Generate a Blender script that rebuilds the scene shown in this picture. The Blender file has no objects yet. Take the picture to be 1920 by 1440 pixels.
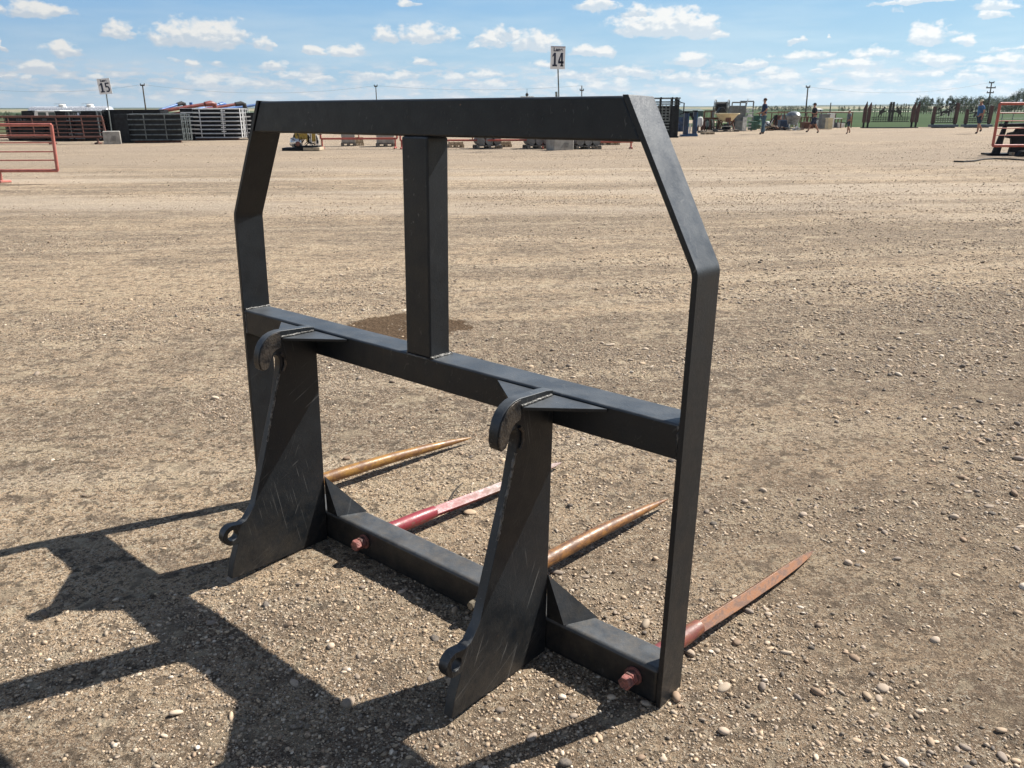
import bpy, bmesh, math, random
import numpy as np
from mathutils import Vector, Matrix, noise as mnoise
random.seed(7)
rng = np.random.default_rng(11)
R = math.radians
sc = bpy.context.scene
C = sc.collection

# ------------------------------------------------------------------ camera
CAMH = 1.35
FPX = 1498.47
cam = bpy.data.cameras.new('camera')
cam.sensor_width = 36
cam.lens = FPX / 1920 * 36
cam.clip_start = 0.05
cam.clip_end = 60000
co = bpy.data.objects.new('camera', cam)
C.objects.link(co)
sc.camera = co
pit, rol = R(18.967), R(-0.199)
Fv = Vector((0, math.cos(pit), -math.sin(pit)))
Rv0 = Vector((1, 0, 0))
Uv0 = Rv0.cross(Fv)
Rv = Rv0 * math.cos(rol) + Uv0 * math.sin(rol)
Uv = -Rv0 * math.sin(rol) + Uv0 * math.cos(rol)
m = Matrix((Rv, Uv, -Fv)).transposed().to_4x4()
m.translation = (0, 0, CAMH)
co.matrix_world = m

def ray(px, py):
    return Fv + Rv * ((px - 960) / FPX) + Uv * ((720 - py) / FPX)
def at(px, py, Y):
    """the world point seen at a photo pixel, at distance Y down the yard"""
    d = ray(px, py); t = Y / d.y
    return Vector((0, 0, CAMH)) + d * t
def G(px, py, z=0.0):
    d = ray(px, py); t = (z - CAMH) / d.z
    return Vector((0, 0, CAMH)) + d * t

# ------------------------------------------------------------------ light
SUN_AZ, SUN_EL = R(27.0), R(45.0)      # azimuth counter-clockwise from +X
SKYS = 0.052
EXPO = 0.84
world = bpy.data.worlds.new('World')
sc.world = world
world.use_nodes = True
sun = bpy.data.lights.new('sun', 'SUN')
sun.energy = 4.9
sun.angle = R(0.53)
sun.color = (1.0, 0.955, 0.88)
so = bpy.data.objects.new('sun', sun)
C.objects.link(so)
sdir = Vector((math.cos(SUN_AZ) * math.cos(SUN_EL), math.sin(SUN_AZ) * math.cos(SUN_EL), math.sin(SUN_EL)))
so.rotation_euler = sdir.to_track_quat('Z', 'Y').to_euler()
sc.view_settings.view_transform = 'Standard'
sc.view_settings.look = 'None'
sc.view_settings.gamma = 1
sc.view_settings.exposure = EXPO
sc.cycles.max_bounces = 6
sc.cycles.diffuse_bounces = 3
sc.cycles.transparent_max_bounces = 8

class NT:
    """small helper for writing node trees"""
    def __init__(s, tree): s.t = tree; s.n = tree.nodes; s.l = tree.links
    def node(s, typ, **kw):
        n = s.n.new(typ)
        for k, v in kw.items():
            if k.startswith('i_'):
                key = k[2:]
                key = int(key) if key.isdigit() else key.replace('_', ' ')
                s.inp(n, key, v)
            else: setattr(n, k, v)
        return n
    def inp(s, n, key, v):
        if isinstance(v, bpy.types.NodeSocket): s.l.new(v, n.inputs[key])
        else: n.inputs[key].default_value = v
    def math(s, op, a, b=0.0, c=0.0, clamp=False):
        n = s.n.new('ShaderNodeMath'); n.operation = op; n.use_clamp = clamp
        s.inp(n, 0, a); s.inp(n, 1, b); s.inp(n, 2, c)
        return n.outputs[0]
    def mix(s, f, a, b, mode='MIX'):
        n = s.n.new('ShaderNodeMix'); n.data_type = 'RGBA'; n.blend_type = mode
        s.inp(n, 0, f); s.inp(n, 6, a); s.inp(n, 7, b)
        return n.outputs[2]
    def ramp(s, f, stops):
        n = s.n.new('ShaderNodeValToRGB'); e = n.color_ramp.elements
        while len(e) < len(stops): e.new(0.5)
        for q, (p, c) in zip(e, stops):
            q.position = p; q.color = c if len(c) == 4 else (*c, 1)
        s.inp(n, 0, f)
        return n.outputs[0]
    def mapr(s, v, a, b, c=0.0, d=1.0, smooth=True):
        n = s.n.new('ShaderNodeMapRange')
        if smooth: n.interpolation_type = 'SMOOTHSTEP'
        s.inp(n, 0, v); s.inp(n, 1, a); s.inp(n, 2, b); s.inp(n, 3, c); s.inp(n, 4, d)
        return n.outputs[0]
    def noise(s, vec, scale, detail=4, rough=0.5, dim='3D', dist=0.0):
        n = s.n.new('ShaderNodeTexNoise'); n.noise_dimensions = dim
        if vec is not None: s.inp(n, 'Vector', vec)
        s.inp(n, 'Scale', scale); s.inp(n, 'Detail', detail); s.inp(n, 'Roughness', rough); s.inp(n, 'Distortion', dist)
        return n.outputs[0]
    def vmul(s, v, k):
        n = s.n.new('ShaderNodeVectorMath'); n.operation = 'MULTIPLY'
        s.inp(n, 0, v); s.inp(n, 1, k); return n.outputs[0]
    def vadd(s, v, k):
        n = s.n.new('ShaderNodeVectorMath'); n.operation = 'ADD'
        s.inp(n, 0, v); s.inp(n, 1, k); return n.outputs[0]

# sky: nishita with cumulus laid out by compass direction and height above the horizon (degrees)
def azel(px, py):
    d = ray(px, py).normalized()
    return math.degrees(math.atan2(d.x, d.y)), math.degrees(math.asin(d.z))
# each cloud: photo x of centre, y of its base, half width, height, strength
CLOUDS = [(75, 26, 72, 30, 1.0), (0, 20, 26, 14, .6), (222, 66, 38, 34, 1), (118, 101, 45, 25, 1), (65, 133, 50, 25, 1), (8, 90, 12, 18, .9),
 (385, 78, 105, 50, 1.05), (430, 88, 28, 16, .9), (500, 86, 18, 26, .8), (20, 146, 12, 10, .8), (42, 146, 12, 8, .7), (330, 117, 16, 8, .7), (360, 123, 15, 12, .8), (412, 120, 18, 12, .7),
 (390, 160, 50, 24, .8), (455, 162, 40, 18, .8), (178, 147, 22, 10, .7), (520, 128, 28, 16, .9), (560, 145, 45, 12, .7), (590, 101, 30, 16, .95), (652, 102, 45, 22, 1),
 (720, 72, 25, 30, .8), (795, 74, 62, 34, .95), (850, 74, 24, 8, .6), (768, 9, 28, 12, .95), (790, 119, 35, 14, .9), (770, 84, 12, 8, .7), (920, 82, 38, 30, 1), (1000, 88, 50, 38, 1), (945, 72, 30, 24, .9), (885, 90, 14, 10, .6),
 (680, 147, 25, 14, .8), (745, 146, 50, 12, .8), (850, 150, 35, 14, .8), (905, 142, 45, 14, .8), (930, 165, 30, 18, .8), (760, 165, 60, 12, .6), (600, 152, 40, 10, .6),
 (1110, 102, 48, 22, 1), (1120, 15, 44, 30, 1), (1240, 57, 105, 48, 1.15), (1310, 60, 50, 42, 1.1), (1345, 70, 32, 12, .9), (1190, 30, 30, 22, .9), (1295, 117, 48, 20, 1), (1380, 122, 45, 6, .6),
 (1180, 140, 55, 20, .9), (1290, 150, 60, 20, .85), (1150, 165, 70, 18, .7), (1060, 145, 40, 12, .7), (1060, 165, 50, 14, .6), (1380, 165, 60, 22, .8), (1440, 140, 30, 14, .9), (1410, 124, 30, 20, .95), (1020, 122, 20, 12, .8),
 (1490, 80, 15, 10, .9), (1560, 68, 5, 6, .9), (1740, 76, 48, 38, 1.2), (1810, 79, 24, 22, 1.1), (1730, 5, 110, 12, 1), (1870, 14, 50, 22, 1.1), (1865, 32, 32, 16, 1), (1510, 107, 90, 12, .6), (1640, 104, 60, 16, .7), (1600, 126, 70, 20, .85),
 (1760, 116, 60, 20, .95), (1880, 118, 55, 18, .95), (1850, 134, 28, 10, .8), (1630, 146, 30, 12, .8), (1760, 139, 20, 8, .9), (1815, 148, 28, 10, .8), (1470, 150, 50, 14, .8), (1530, 138, 18, 8, .8), (1545, 160, 20, 12, .8), (1890, 155, 30, 8, .8), (1630, 175, 60, 14, .55), (1480, 175, 45, 20, .5), (1690, 20, 14, 8, .6), (1890, 95, 80, 6, .5)]
def build_sky():
    nt = NT(world.node_tree); nt.n.clear()
    out = nt.node('ShaderNodeOutputWorld')
    sky = nt.node('ShaderNodeTexSky', sky_type='NISHITA'); sky.sun_disc = False
    sky.sun_elevation = SUN_EL; sky.sun_rotation = math.pi / 2 - SUN_AZ
    sky.altitude = 900; sky.air_density = 1.0; sky.dust_density = 0.6; sky.ozone_density = 1.6
    tc = nt.node('ShaderNodeTexCoord')
    sx = nt.node('ShaderNodeSeparateXYZ'); nt.l.new(tc.outputs['Generated'], sx.inputs[0])
    x, y, z = sx.outputs
    k = 180 / math.pi
    az = nt.math('MULTIPLY', nt.math('ARCTAN2', x, y), k)
    el = nt.math('MULTIPLY', nt.math('ARCSINE', z), k)
    cb = nt.node('ShaderNodeCombineXYZ'); nt.l.new(az, cb.inputs[0]); nt.l.new(el, cb.inputs[1])
    P = cb.outputs[0]
    right = nt.mapr(az, -34, 30, 0.0, 1.0, False)
    skyc = nt.mix(1.0, sky.outputs[0], (SKYS, SKYS, SKYS, 1), 'MULTIPLY')
    # ---- the low band of sky over the yard, with its rows of cumulus
    ps = nt.vmul(P, (0.55, 1.1, 1))
    n1 = nt.noise(ps, 1.0, 4, 0.55)
    n2 = nt.noise(nt.vadd(ps, (31.0, 7.0, 3.0)), 0.9, 4, 0.55)
    azw = nt.math('ADD', az, nt.math('MULTIPLY', nt.math('SUBTRACT', n2, 0.5), 2.4))
    elw = nt.math('ADD', el, nt.math('MULTIPLY', nt.math('SUBTRACT', n1, 0.5), 0.9))
    dens = None
    for (px, py, hw, hh, s) in CLOUDS:
        a0, e0 = azel(px, py); a1, _ = azel(px + hw, py); _, e1 = azel(px, py - hh)
        w = abs(a1 - a0); h = abs(e1 - e0)
        dx = nt.math('MULTIPLY_ADD', azw, 1 / w, -a0 / w)
        dy = nt.math('MULTIPLY_ADD', elw, 1 / h, -e0 / h)
        dyy = nt.math('MAXIMUM', dy, nt.math('MULTIPLY', dy, -3.0))
        d = nt.math('MULTIPLY_ADD', dx, dx, nt.math('MULTIPLY', dyy, dyy))
        v = nt.math('MULTIPLY_ADD', d, -s, 1.15 * s)
        if dens is None: dens, hgt = v, dy
        else:
            t_ = nt.math('GREATER_THAN', v, dens)
            hgt = nt.math('MULTIPLY_ADD', t_, nt.math('SUBTRACT', dy, hgt), hgt)
            dens = nt.math('MAXIMUM', dens, v)
    pf = nt.vmul(P, (1.0, 1.5, 1))
    nf = nt.noise(pf, 1.15, 9, 0.58)
    nfl = nt.noise(pf, 1.25, 3, 0.5)
    nfu = nt.noise(nt.vadd(pf, (0.16, 0.30, 0)), 1.25, 3, 0.5)
    body = nt.math('ADD', dens, nt.math('MULTIPLY', nt.math('SUBTRACT', nf, 0.5), 2.7))
    mask = nt.mapr(body, 0.06, 0.85)
    nlow = nt.noise(nt.vmul(P, (0.62, 2.1, 1)), 1.05, 9, 0.60)
    lowm = nt.math('MULTIPLY', nt.mapr(nlow, 0.445, 0.57), nt.math('MULTIPLY', nt.mapr(el, 0.2, 0.9), nt.mapr(el, 3.3, 2.0)))
    nveil = nt.noise(nt.vmul(P, (0.10, 0.7, 1)), 1.0, 5, 0.55)
    veil = nt.math('MULTIPLY', nt.mapr(nveil, 0.36, 0.70), nt.mapr(el, 8.0, 3.2, 0.10, 0.62))
    lt = nt.math('ADD', nt.math('MULTIPLY', nt.math('SUBTRACT', nfl, nfu), 1.0), nt.math('MULTIPLY', nt.math('SUBTRACT', nf, 0.5), 0.5))
    lt = nt.math('ADD', nt.math('MULTIPLY', lt, 0.7), nt.math('MULTIPLY', nt.math('SUBTRACT', hgt, 0.27), 0.62))
    shade = nt.mapr(lt, -0.16, 0.10)
    litc = nt.mix(right, (0.80, 0.795, 0.77, 1), (1.02, 1.03, 1.02, 1))
    drk = nt.mix(right, (0.52, 0.585, 0.66, 1), (0.70, 0.81, 0.90, 1))
    ccol = nt.mix(shade, drk, litc)
    hi = nt.mix(right, (0.20, 0.44, 0.785, 1), (0.31, 0.61, 0.92, 1))
    mid = nt.mix(right, (0.33, 0.535, 0.750, 1), (0.46, 0.74, 0.94, 1))
    lo = nt.mix(right, (0.335, 0.515, 0.680, 1), (0.50, 0.745, 0.92, 1))
    g = nt.mix(nt.mapr(el, 0.0, 3.4), lo, nt.mix(nt.mapr(el, 3.0, 8.6), mid, hi))
    band = nt.mix(0.90, skyc, g)
    c1 = nt.mix(veil, band, nt.mix(right, (0.48, 0.61, 0.74, 1), (0.66, 0.85, 0.96, 1)))
    c2 = nt.mix(nt.math('MULTIPLY', lowm, 0.95), c1, nt.mix(nt.mapr(nlow, 0.72, 0.55), litc, drk))
    c4 = nt.mix(nt.math('MULTIPLY', mask, nt.mapr(el, 0.3, 3.2, 0.55, 0.97)), c2, ccol)
    bg1 = nt.node('ShaderNodeBackground'); nt.l.new(c4, bg1.inputs[0]); bg1.inputs[1].default_value = 2 ** -EXPO
    # ---- everywhere else: clear sky with loose cumulus overhead
    over = nt.math('MULTIPLY', nt.mapr(nt.noise(tc.outputs['Generated'], 3.2, 3, 0.6), 0.55, 0.66), nt.mapr(el, 2, 14))
    c3 = nt.mix(nt.math('MULTIPLY', over, 0.8), skyc, (0.75, 0.79, 0.83, 1))
    bg2 = nt.node('ShaderNodeBackground'); nt.l.new(c3, bg2.inputs[0])
    inside = nt.math('MULTIPLY', nt.math('LESS_THAN', nt.math('ABSOLUTE', az), 44.0), nt.math('LESS_THAN', nt.math('ABSOLUTE', nt.math('SUBTRACT', el, 5.0)), 7.0))
    mx = nt.node('ShaderNodeMixShader'); nt.l.new(inside, mx.inputs[0]); nt.l.new(bg2.outputs[0], mx.inputs[1]); nt.l.new(bg1.outputs[0], mx.inputs[2])
    nt.l.new(mx.outputs[0], out.inputs[0])
build_sky()

# ------------------------------------------------------------------ materials
MATS = {}
def mat(name, col, rough=0.6, metal=0.0, var=0.12, scale=6.0, bump=0.0, bscale=60.0, col2=None, spec=0.5):
    if name in MATS: return MATS[name]
    mt = bpy.data.materials.new(name); mt.use_nodes = True
    nt = NT(mt.node_tree); b = nt.n['Principled BSDF']
    tc = nt.node('ShaderNodeTexCoord'); P = tc.outputs['Object']
    n = nt.noise(P, scale, 5, 0.6)
    c = (*col, 1)
    d = (*(col2 if col2 else [max(0, v * (1 - 2.5 * var)) for v in col]), 1)
    nt.inp(b, 'Base Color', nt.mix(nt.mapr(n, 0.38, 0.66), c, d))
    nt.inp(b, 'Roughness', nt.mapr(nt.noise(P, scale * 3, 4), 0.3, 0.7, max(0, rough - 0.08), min(1, rough + 0.1)))
    b.inputs['Metallic'].default_value = metal
    b.inputs['Specular IOR Level'].default_value = spec
    if bump:
        bn = nt.node('ShaderNodeBump'); bn.inputs['Strength'].default_value = bump; bn.inputs['Distance'].default_value = 0.01
        nt.l.new(nt.noise(P, bscale, 4), bn.inputs['Height']); nt.l.new(bn.outputs[0], b.inputs['Normal'])
    MATS[name] = mt
    return mt

def black_paint(name, scratch=0.3, dusty=0.34, vert=False):
    mt = bpy.data.materials.new(name); mt.use_nodes = True
    nt = NT(mt.node_tree); b = nt.n['Principled BSDF']
    P = nt.node('ShaderNodeTexCoord').outputs['Object']
    sx = nt.node('ShaderNodeSeparateXYZ'); nt.l.new(P, sx.inputs[0])
    base = nt.mix(nt.mapr(nt.noise(P, 5, 5), .35, .65), (.0035, .0065, .0100, 1), (.006, .0085, .0115, 1))
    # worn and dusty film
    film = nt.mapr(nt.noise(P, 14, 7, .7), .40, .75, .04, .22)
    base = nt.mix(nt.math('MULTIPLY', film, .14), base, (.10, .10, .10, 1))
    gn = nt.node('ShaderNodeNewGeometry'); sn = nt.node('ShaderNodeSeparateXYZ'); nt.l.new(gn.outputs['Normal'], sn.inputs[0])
    dust_sheen = nt.math('MULTIPLY', nt.mapr(sn.outputs[2], .12, .5), nt.mapr(nt.noise(P, 11, 6, .65), .30, .72, .30, .62))  # settled dust on upward faces, paled blue-grey to paint in sky and sun sheen
    base = nt.mix(dust_sheen, base, (.130, .142, .155, 1))
    # road dust near the ground, in patches
    dz = nt.math('MULTIPLY', nt.mapr(sx.outputs[2], .40, .0), nt.mapr(nt.noise(P, 26, 8, .75), .28, .85))
    dz = nt.math('MULTIPLY', dz, nt.mapr(sn.outputs[2], -.2, .6, .45, 2.0))
    base = nt.mix(nt.math('MULTIPLY', dz, dusty), base, (.16, .13, .095, 1))
    # scratches: long curved scores in a few directions, bunched where loads have rubbed, over fine speckle
    for i, (rx, fr, lo, amt, pm_) in enumerate(((25, 150, .69, .55, 5.0), (62, 190, .70, .5, 6.5), (-12, 230, .69, .45, 4.0))):
        mp = nt.node('ShaderNodeMapping'); nt.l.new(P, mp.inputs[0]); mp.inputs['Rotation'].default_value = (R(rx), 0, R(rx) if not vert else 0); mp.inputs['Location'].default_value = (i * 3.1, i * 1.7, 0)
        sc_ = nt.mapr(nt.noise(nt.vmul(mp.outputs[0], (fr * .4, fr, 4.5)), 1.0, 1, .5, dist=.9), lo, lo + .035)
        sc_ = nt.math('MULTIPLY', sc_, nt.mapr(nt.noise(nt.vadd(P, (i * 2.3, 0, i)), pm_, 3), .50, .66))
        base = nt.mix(nt.math('MULTIPLY', sc_, scratch * amt), base, (.32, .31, .29, 1))
    spk = nt.math('MULTIPLY', nt.mapr(nt.noise(nt.vmul(P, (300, 300, 120)), 1.0, 3, .6), .60, .72), nt.mapr(nt.noise(P, 9, 4), .40, .62))
    base = nt.mix(nt.math('MULTIPLY', spk, scratch * .14), base, (.30, .28, .25, 1))
    # a few chips to bare metal / rust
    ch = nt.mapr(nt.noise(P, 55, 3, .6), .74, .78)
    base = nt.mix(nt.math('MULTIPLY', ch, .6), base, (.22, .11, .06, 1))
    nt.inp(b, 'Base Color', base)
    nt.inp(b, 'Roughness', nt.mapr(nt.noise(P, 22, 6, .65), .3, .7, .34, .50))
    b.inputs['Specular IOR Level'].default_value = .42
    bn = nt.node('ShaderNodeBump'); bn.inputs['Strength'].default_value = .2; bn.inputs['Distance'].default_value = .004
    nt.l.new(nt.noise(P, 160, 6, .7), bn.inputs['Height']); nt.l.new(bn.outputs[0], b.inputs['Normal'])
    MATS[name] = mt
    return mt

def rusty(name, paint, rust, rust2, paint_y0, paint_y1, gloss=.45):
    """paint near the socket fading raggedly to rust towards the tip (object Y)"""
    mt = bpy.data.materials.new(name); mt.use_nodes = True
    nt = NT(mt.node_tree); b = nt.n['Principled BSDF']
    P = nt.node('ShaderNodeTexCoord').outputs['Object']
    sx = nt.node('ShaderNodeSeparateXYZ'); nt.l.new(P, sx.inputs[0])
    n = nt.noise(nt.vmul(P, (1, .45, 1)), 48, 7, .72)
    rc = nt.mix(nt.mapr(n, .42, .58), (*rust, 1), (*rust2, 1))
    rc = nt.mix(nt.mapr(nt.noise(nt.vmul(P, (90, 8, 90)), 1, 5, .7), .55, .75, 0, .5), rc, (.07, .03, .02, 1))
    e = nt.math('ADD', sx.outputs[1], nt.math('MULTIPLY', nt.math('SUBTRACT', nt.noise(P, 30, 5, .7), .5), .35))
    k = nt.mapr(e, paint_y1 + .05, paint_y0 - .05)
    chip = nt.mapr(nt.noise(P, 45, 5, .7), .56, .62)
    k = nt.math('MULTIPLY', k, nt.math('SUBTRACT', 1.0, nt.math('MULTIPLY', chip, .8)))
    nt.inp(b, 'Base Color', nt.mix(k, rc, (*paint, 1)))
    nt.inp(b, 'Roughness', nt.mapr(n, .3, .7, gloss - .1, gloss + .2))
    b.inputs['Specular IOR Level'].default_value = .6
    bn = nt.node('ShaderNodeBump'); bn.inputs['Strength'].default_value = .25; bn.inputs['Distance'].default_value = .003
    nt.l.new(nt.noise(P, 120, 5, .7), bn.inputs['Height']); nt.l.new(bn.outputs[0], b.inputs['Normal'])
    MATS[name] = mt
    return mt

# ------------------------------------------------------------------ mesh helpers
class MB:
    def __init__(s): s.v = []; s.f = []
    def add(s, vs, fs):
        o = len(s.v); s.v += [Vector(q) for q in vs]; s.f += [tuple(i + o for i in q) for q in fs]; return s
    def box(s, x0, x1, y0, y1, z0, z1, M=None):
        vs = [Vector(q) for q in ((x0,y0,z0),(x1,y0,z0),(x1,y1,z0),(x0,y1,z0),(x0,y0,z1),(x1,y0,z1),(x1,y1,z1),(x0,y1,z1))]
        if M is not None: vs = [M @ q for q in vs]
        return s.add(vs, [(0,3,2,1),(4,5,6,7),(0,1,5,4),(1,2,6,5),(2,3,7,6),(3,0,4,7)])
    def bar(s, a, b, w, h=None, up=(0, 0, 1)):
        """rectangular bar from a to b, w across, h along up"""
        a, b = Vector(a), Vector(b); h = h or w; d = (b - a).normalized()
        u = Vector(up); sd = d.cross(u)
        if sd.length < 1e-3: sd = d.cross(Vector((0, 1, 0)))
        sd.normalize(); u = sd.cross(d)
        sd *= w / 2; u *= h / 2
        return s.add([a-sd-u,a+sd-u,a+sd+u,a-sd+u,b-sd-u,b+sd-u,b+sd+u,b-sd+u], [(0,1,2,3),(7,6,5,4),(0,4,5,1),(1,5,6,2),(2,6,7,3),(3,7,4,0)])
    def tube(s, pts, r, n=10, cap=True, r2=None):
        """round tube through points; r a number or one per point"""
        pts = [Vector(p) for p in pts]
        rs = r if isinstance(r, (list, tuple)) else [r] * len(pts)
        if r2 is not None: rs = [r, r2]
        base = len(s.v); prev = None
        for i, p in enumerate(pts):
            d = (pts[min(i+1, len(pts)-1)] - pts[max(i-1, 0)]).normalized()
            if prev is None:
                u = d.orthogonal().normalized()
            else:
                u = (prev - d * prev.dot(d)).normalized()
            prev = u; w = d.cross(u)
            for k in range(n):
                a = 2 * math.pi * (k + .5) / n
                s.v.append(p + (u * math.cos(a) + w * math.sin(a)) * rs[i])
        for i in range(len(pts) - 1):
            for k in range(n):
                a = base + i * n + k; b = base + i * n + (k + 1) % n
                s.f.append((a, b, b + n, a + n))
        if cap:
            s.f.append(tuple(base + k for k in range(n))[::-1])
            s.f.append(tuple(base + (len(pts) - 1) * n + k for k in range(n)))
        return s
    def prism(s, poly, axis, a, b):
        """closed polygon (2D) pushed along an axis from a to b; x: (y,z), y: (x,z), z: (x,y)"""
        n = len(poly)
        f = {'x': lambda p, t: (t, p[0], p[1]), 'y': lambda p, t: (p[0], t, p[1]), 'z': lambda p, t: (p[0], p[1], t)}[axis]
        o = len(s.v)
        s.v += [Vector(f(p, a)) for p in poly] + [Vector(f(p, b)) for p in poly]
        s.f.append(tuple(o + i for i in range(n))[::-1]); s.f.append(tuple(o + n + i for i in range(n)))
        for i in range(n):
            j = (i + 1) % n; s.f.append((o + i, o + j, o + n + j, o + n + i))
        return s
    def lathe(s, prof, c, n=16, axis='z'):
        """profile of (radius, height) turned about an axis through c"""
        o = len(s.v); c = Vector(c)
        for (r, h) in prof:
            for k in range(n):
                a = 2 * math.pi * k / n
                q = (r * math.cos(a), r * math.sin(a), h)
                if axis == 'y': q = (q[0], q[2], q[1])
                if axis == 'x': q = (q[2], q[0], q[1])
                s.v.append(c + Vector(q))
        for i in range(len(prof) - 1):
            for k in range(n):
                a = o + i * n + k; b = o + i * n + (k + 1) % n
                s.f.append((a, b, b + n, a + n))
        s.f.append(tuple(o + k for k in range(n))[::-1]); s.f.append(tuple(o + (len(prof) - 1) * n + k for k in range(n)))
        return s
    def sphere(s, c, r, n=12, sq=(1, 1, 1)):
        prof = [(max(1e-4, math.sin(math.pi * i / n)) , -math.cos(math.pi * i / n)) for i in range(n + 1)]
        o = len(s.v); s.lathe([(p[0], p[1]) for p in prof], (0, 0, 0), n)
        for i in range(o, len(s.v)): s.v[i] = Vector(c) + Vector((s.v[i].x * r * sq[0], s.v[i].y * r * sq[1], s.v[i].z * r * sq[2]))
        return s
    def build(s, name, m, parent=None, smooth=False, bevel=0.0, seg=2, auto=None, rel=None):
        me = bpy.data.meshes.new(name)
        vs = s.v
        if rel is not None: vs = [q - Vector(rel) for q in vs]
        me.from_pydata([tuple(q) for q in vs], [], s.f)
        bm = bmesh.new(); bm.from_mesh(me); bmesh.ops.recalc_face_normals(bm, faces=bm.faces); bm.to_mesh(me); bm.free()
        me.materials.append(m)
        o = bpy.data.objects.new(name, me); C.objects.link(o)
        if parent is not None: o.parent = parent
        if rel is not None: o.location = rel
        if smooth or bevel:
            me.polygons.foreach_set('use_smooth', [True] * len(me.polygons))
        if bevel:
            md = o.modifiers.new('bevel', 'BEVEL'); md.width = bevel; md.segments = seg; md.limit_method = 'ANGLE'; md.angle_limit = R(35)
            md.harden_normals = True
        elif smooth:
            me.set_sharp_from_angle(angle=auto or R(40))
        return o

def tag(o, label=None, cat=None, group=None, kind=None):
    if label: o['label'] = label
    if cat: o['category'] = cat
    if group: o['group'] = group
    if kind: o['kind'] = kind
    return o
def empty(name, loc=(0, 0, 0), rz=0.0):
    o = bpy.data.objects.new(name, None); C.objects.link(o); o.location = loc; o.rotation_euler = (0, 0, rz)
    o.empty_display_size = .2
    return o
def copy_tree(o, parent=None):
    c = o.copy(); C.objects.link(c); c.parent = parent
    for ch in list(o.children): copy_tree(ch, c)
    return c

def sstep(a, b, x):
    t = np.clip((np.asarray(x, float) - a) / (b - a), 0, 1); return t * t * (3 - 2 * t)

# ------------------------------------------------------------------ ground
def vnoise(x, y, seed=0):
    """value noise, numpy"""
    x = np.asarray(x, float); y = np.asarray(y, float)
    xi = np.floor(x).astype(np.int64); yi = np.floor(y).astype(np.int64); fx = x - xi; fy = y - yi
    fx = fx * fx * (3 - 2 * fx); fy = fy * fy * (3 - 2 * fy)
    def h(a, b):
        n = (a * 374761393 + b * 668265263 + seed * 974634777) & 0xffffffff
        n = ((n ^ (n >> 13)) * 1274126177) & 0xffffffff
        return ((n ^ (n >> 16)) & 0xffff) / 65535.0
    return (h(xi, yi) * (1 - fx) + h(xi + 1, yi) * fx) * (1 - fy) + (h(xi, yi + 1) * (1 - fx) + h(xi + 1, yi + 1) * fx) * fy
def fbm(x, y, o=4, seed=0):
    a = 0; k = .5
    for i in range(o): a = a + k * vnoise(x * 2 ** i, y * 2 ** i, seed + i); k /= 2
    return a
def height(x, y):
    """terrain: flat yard, falling away a little at the far left"""
    x = np.asarray(x, float); y = np.asarray(y, float)
    h = -1.25 * sstep(46, 80, y) * sstep(4, -8, x)
    amp = sstep(0, 1, 1.0)
    near = .004 + .012 * sstep(6, 20, np.hypot(x, y))
    h = h + (fbm(x * .9, y * 1.1, 4, 3) - .47) * 2 * near
    h = h + (fbm(x * 14, y * 14, 3, 9) - .44) * .010 * sstep(30, 8, y)
    return h
def gz(x, y): return float(height(x, y))

xs = np.concatenate([-np.geomspace(3.6, 2600, 60)[::-1], np.arange(-3.55, 4.2, .028), np.geomspace(4.25, 2600, 60)])
ys = np.concatenate([-np.geomspace(1, 400, 14)[::-1], [-.5, 0, .4], np.arange(.7, 6.4, .028), np.geomspace(6.43, 90, 190), np.geomspace(91, 2600, 40)])
XX, YY = np.meshgrid(xs, ys)
ZZ = height(XX, YY)
def grid_mesh(name, XX, YY, ZZ, m):
    ny, nx = XX.shape
    v = np.stack([XX, YY, ZZ], -1).reshape(-1, 3)
    i = np.arange(ny * nx).reshape(ny, nx)
    q = np.stack([i[:-1, :-1], i[:-1, 1:], i[1:, 1:], i[1:, :-1]], -1).reshape(-1, 4)
    me = bpy.data.meshes.new(name)
    me.vertices.add(len(v)); me.vertices.foreach_set('co', v.ravel())
    me.loops.add(q.size); me.loops.foreach_set('vertex_index', q.ravel())
    me.polygons.add(len(q)); me.polygons.foreach_set('loop_start', np.arange(0, q.size, 4)); me.polygons.foreach_set('loop_total', np.full(len(q), 4))
    me.polygons.foreach_set('use_smooth', np.ones(len(q), bool))
    me.update(calc_edges=True)
    me.materials.append(m)
    o = bpy.data.objects.new(name, me); C.objects.link(o)
    return o

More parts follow.
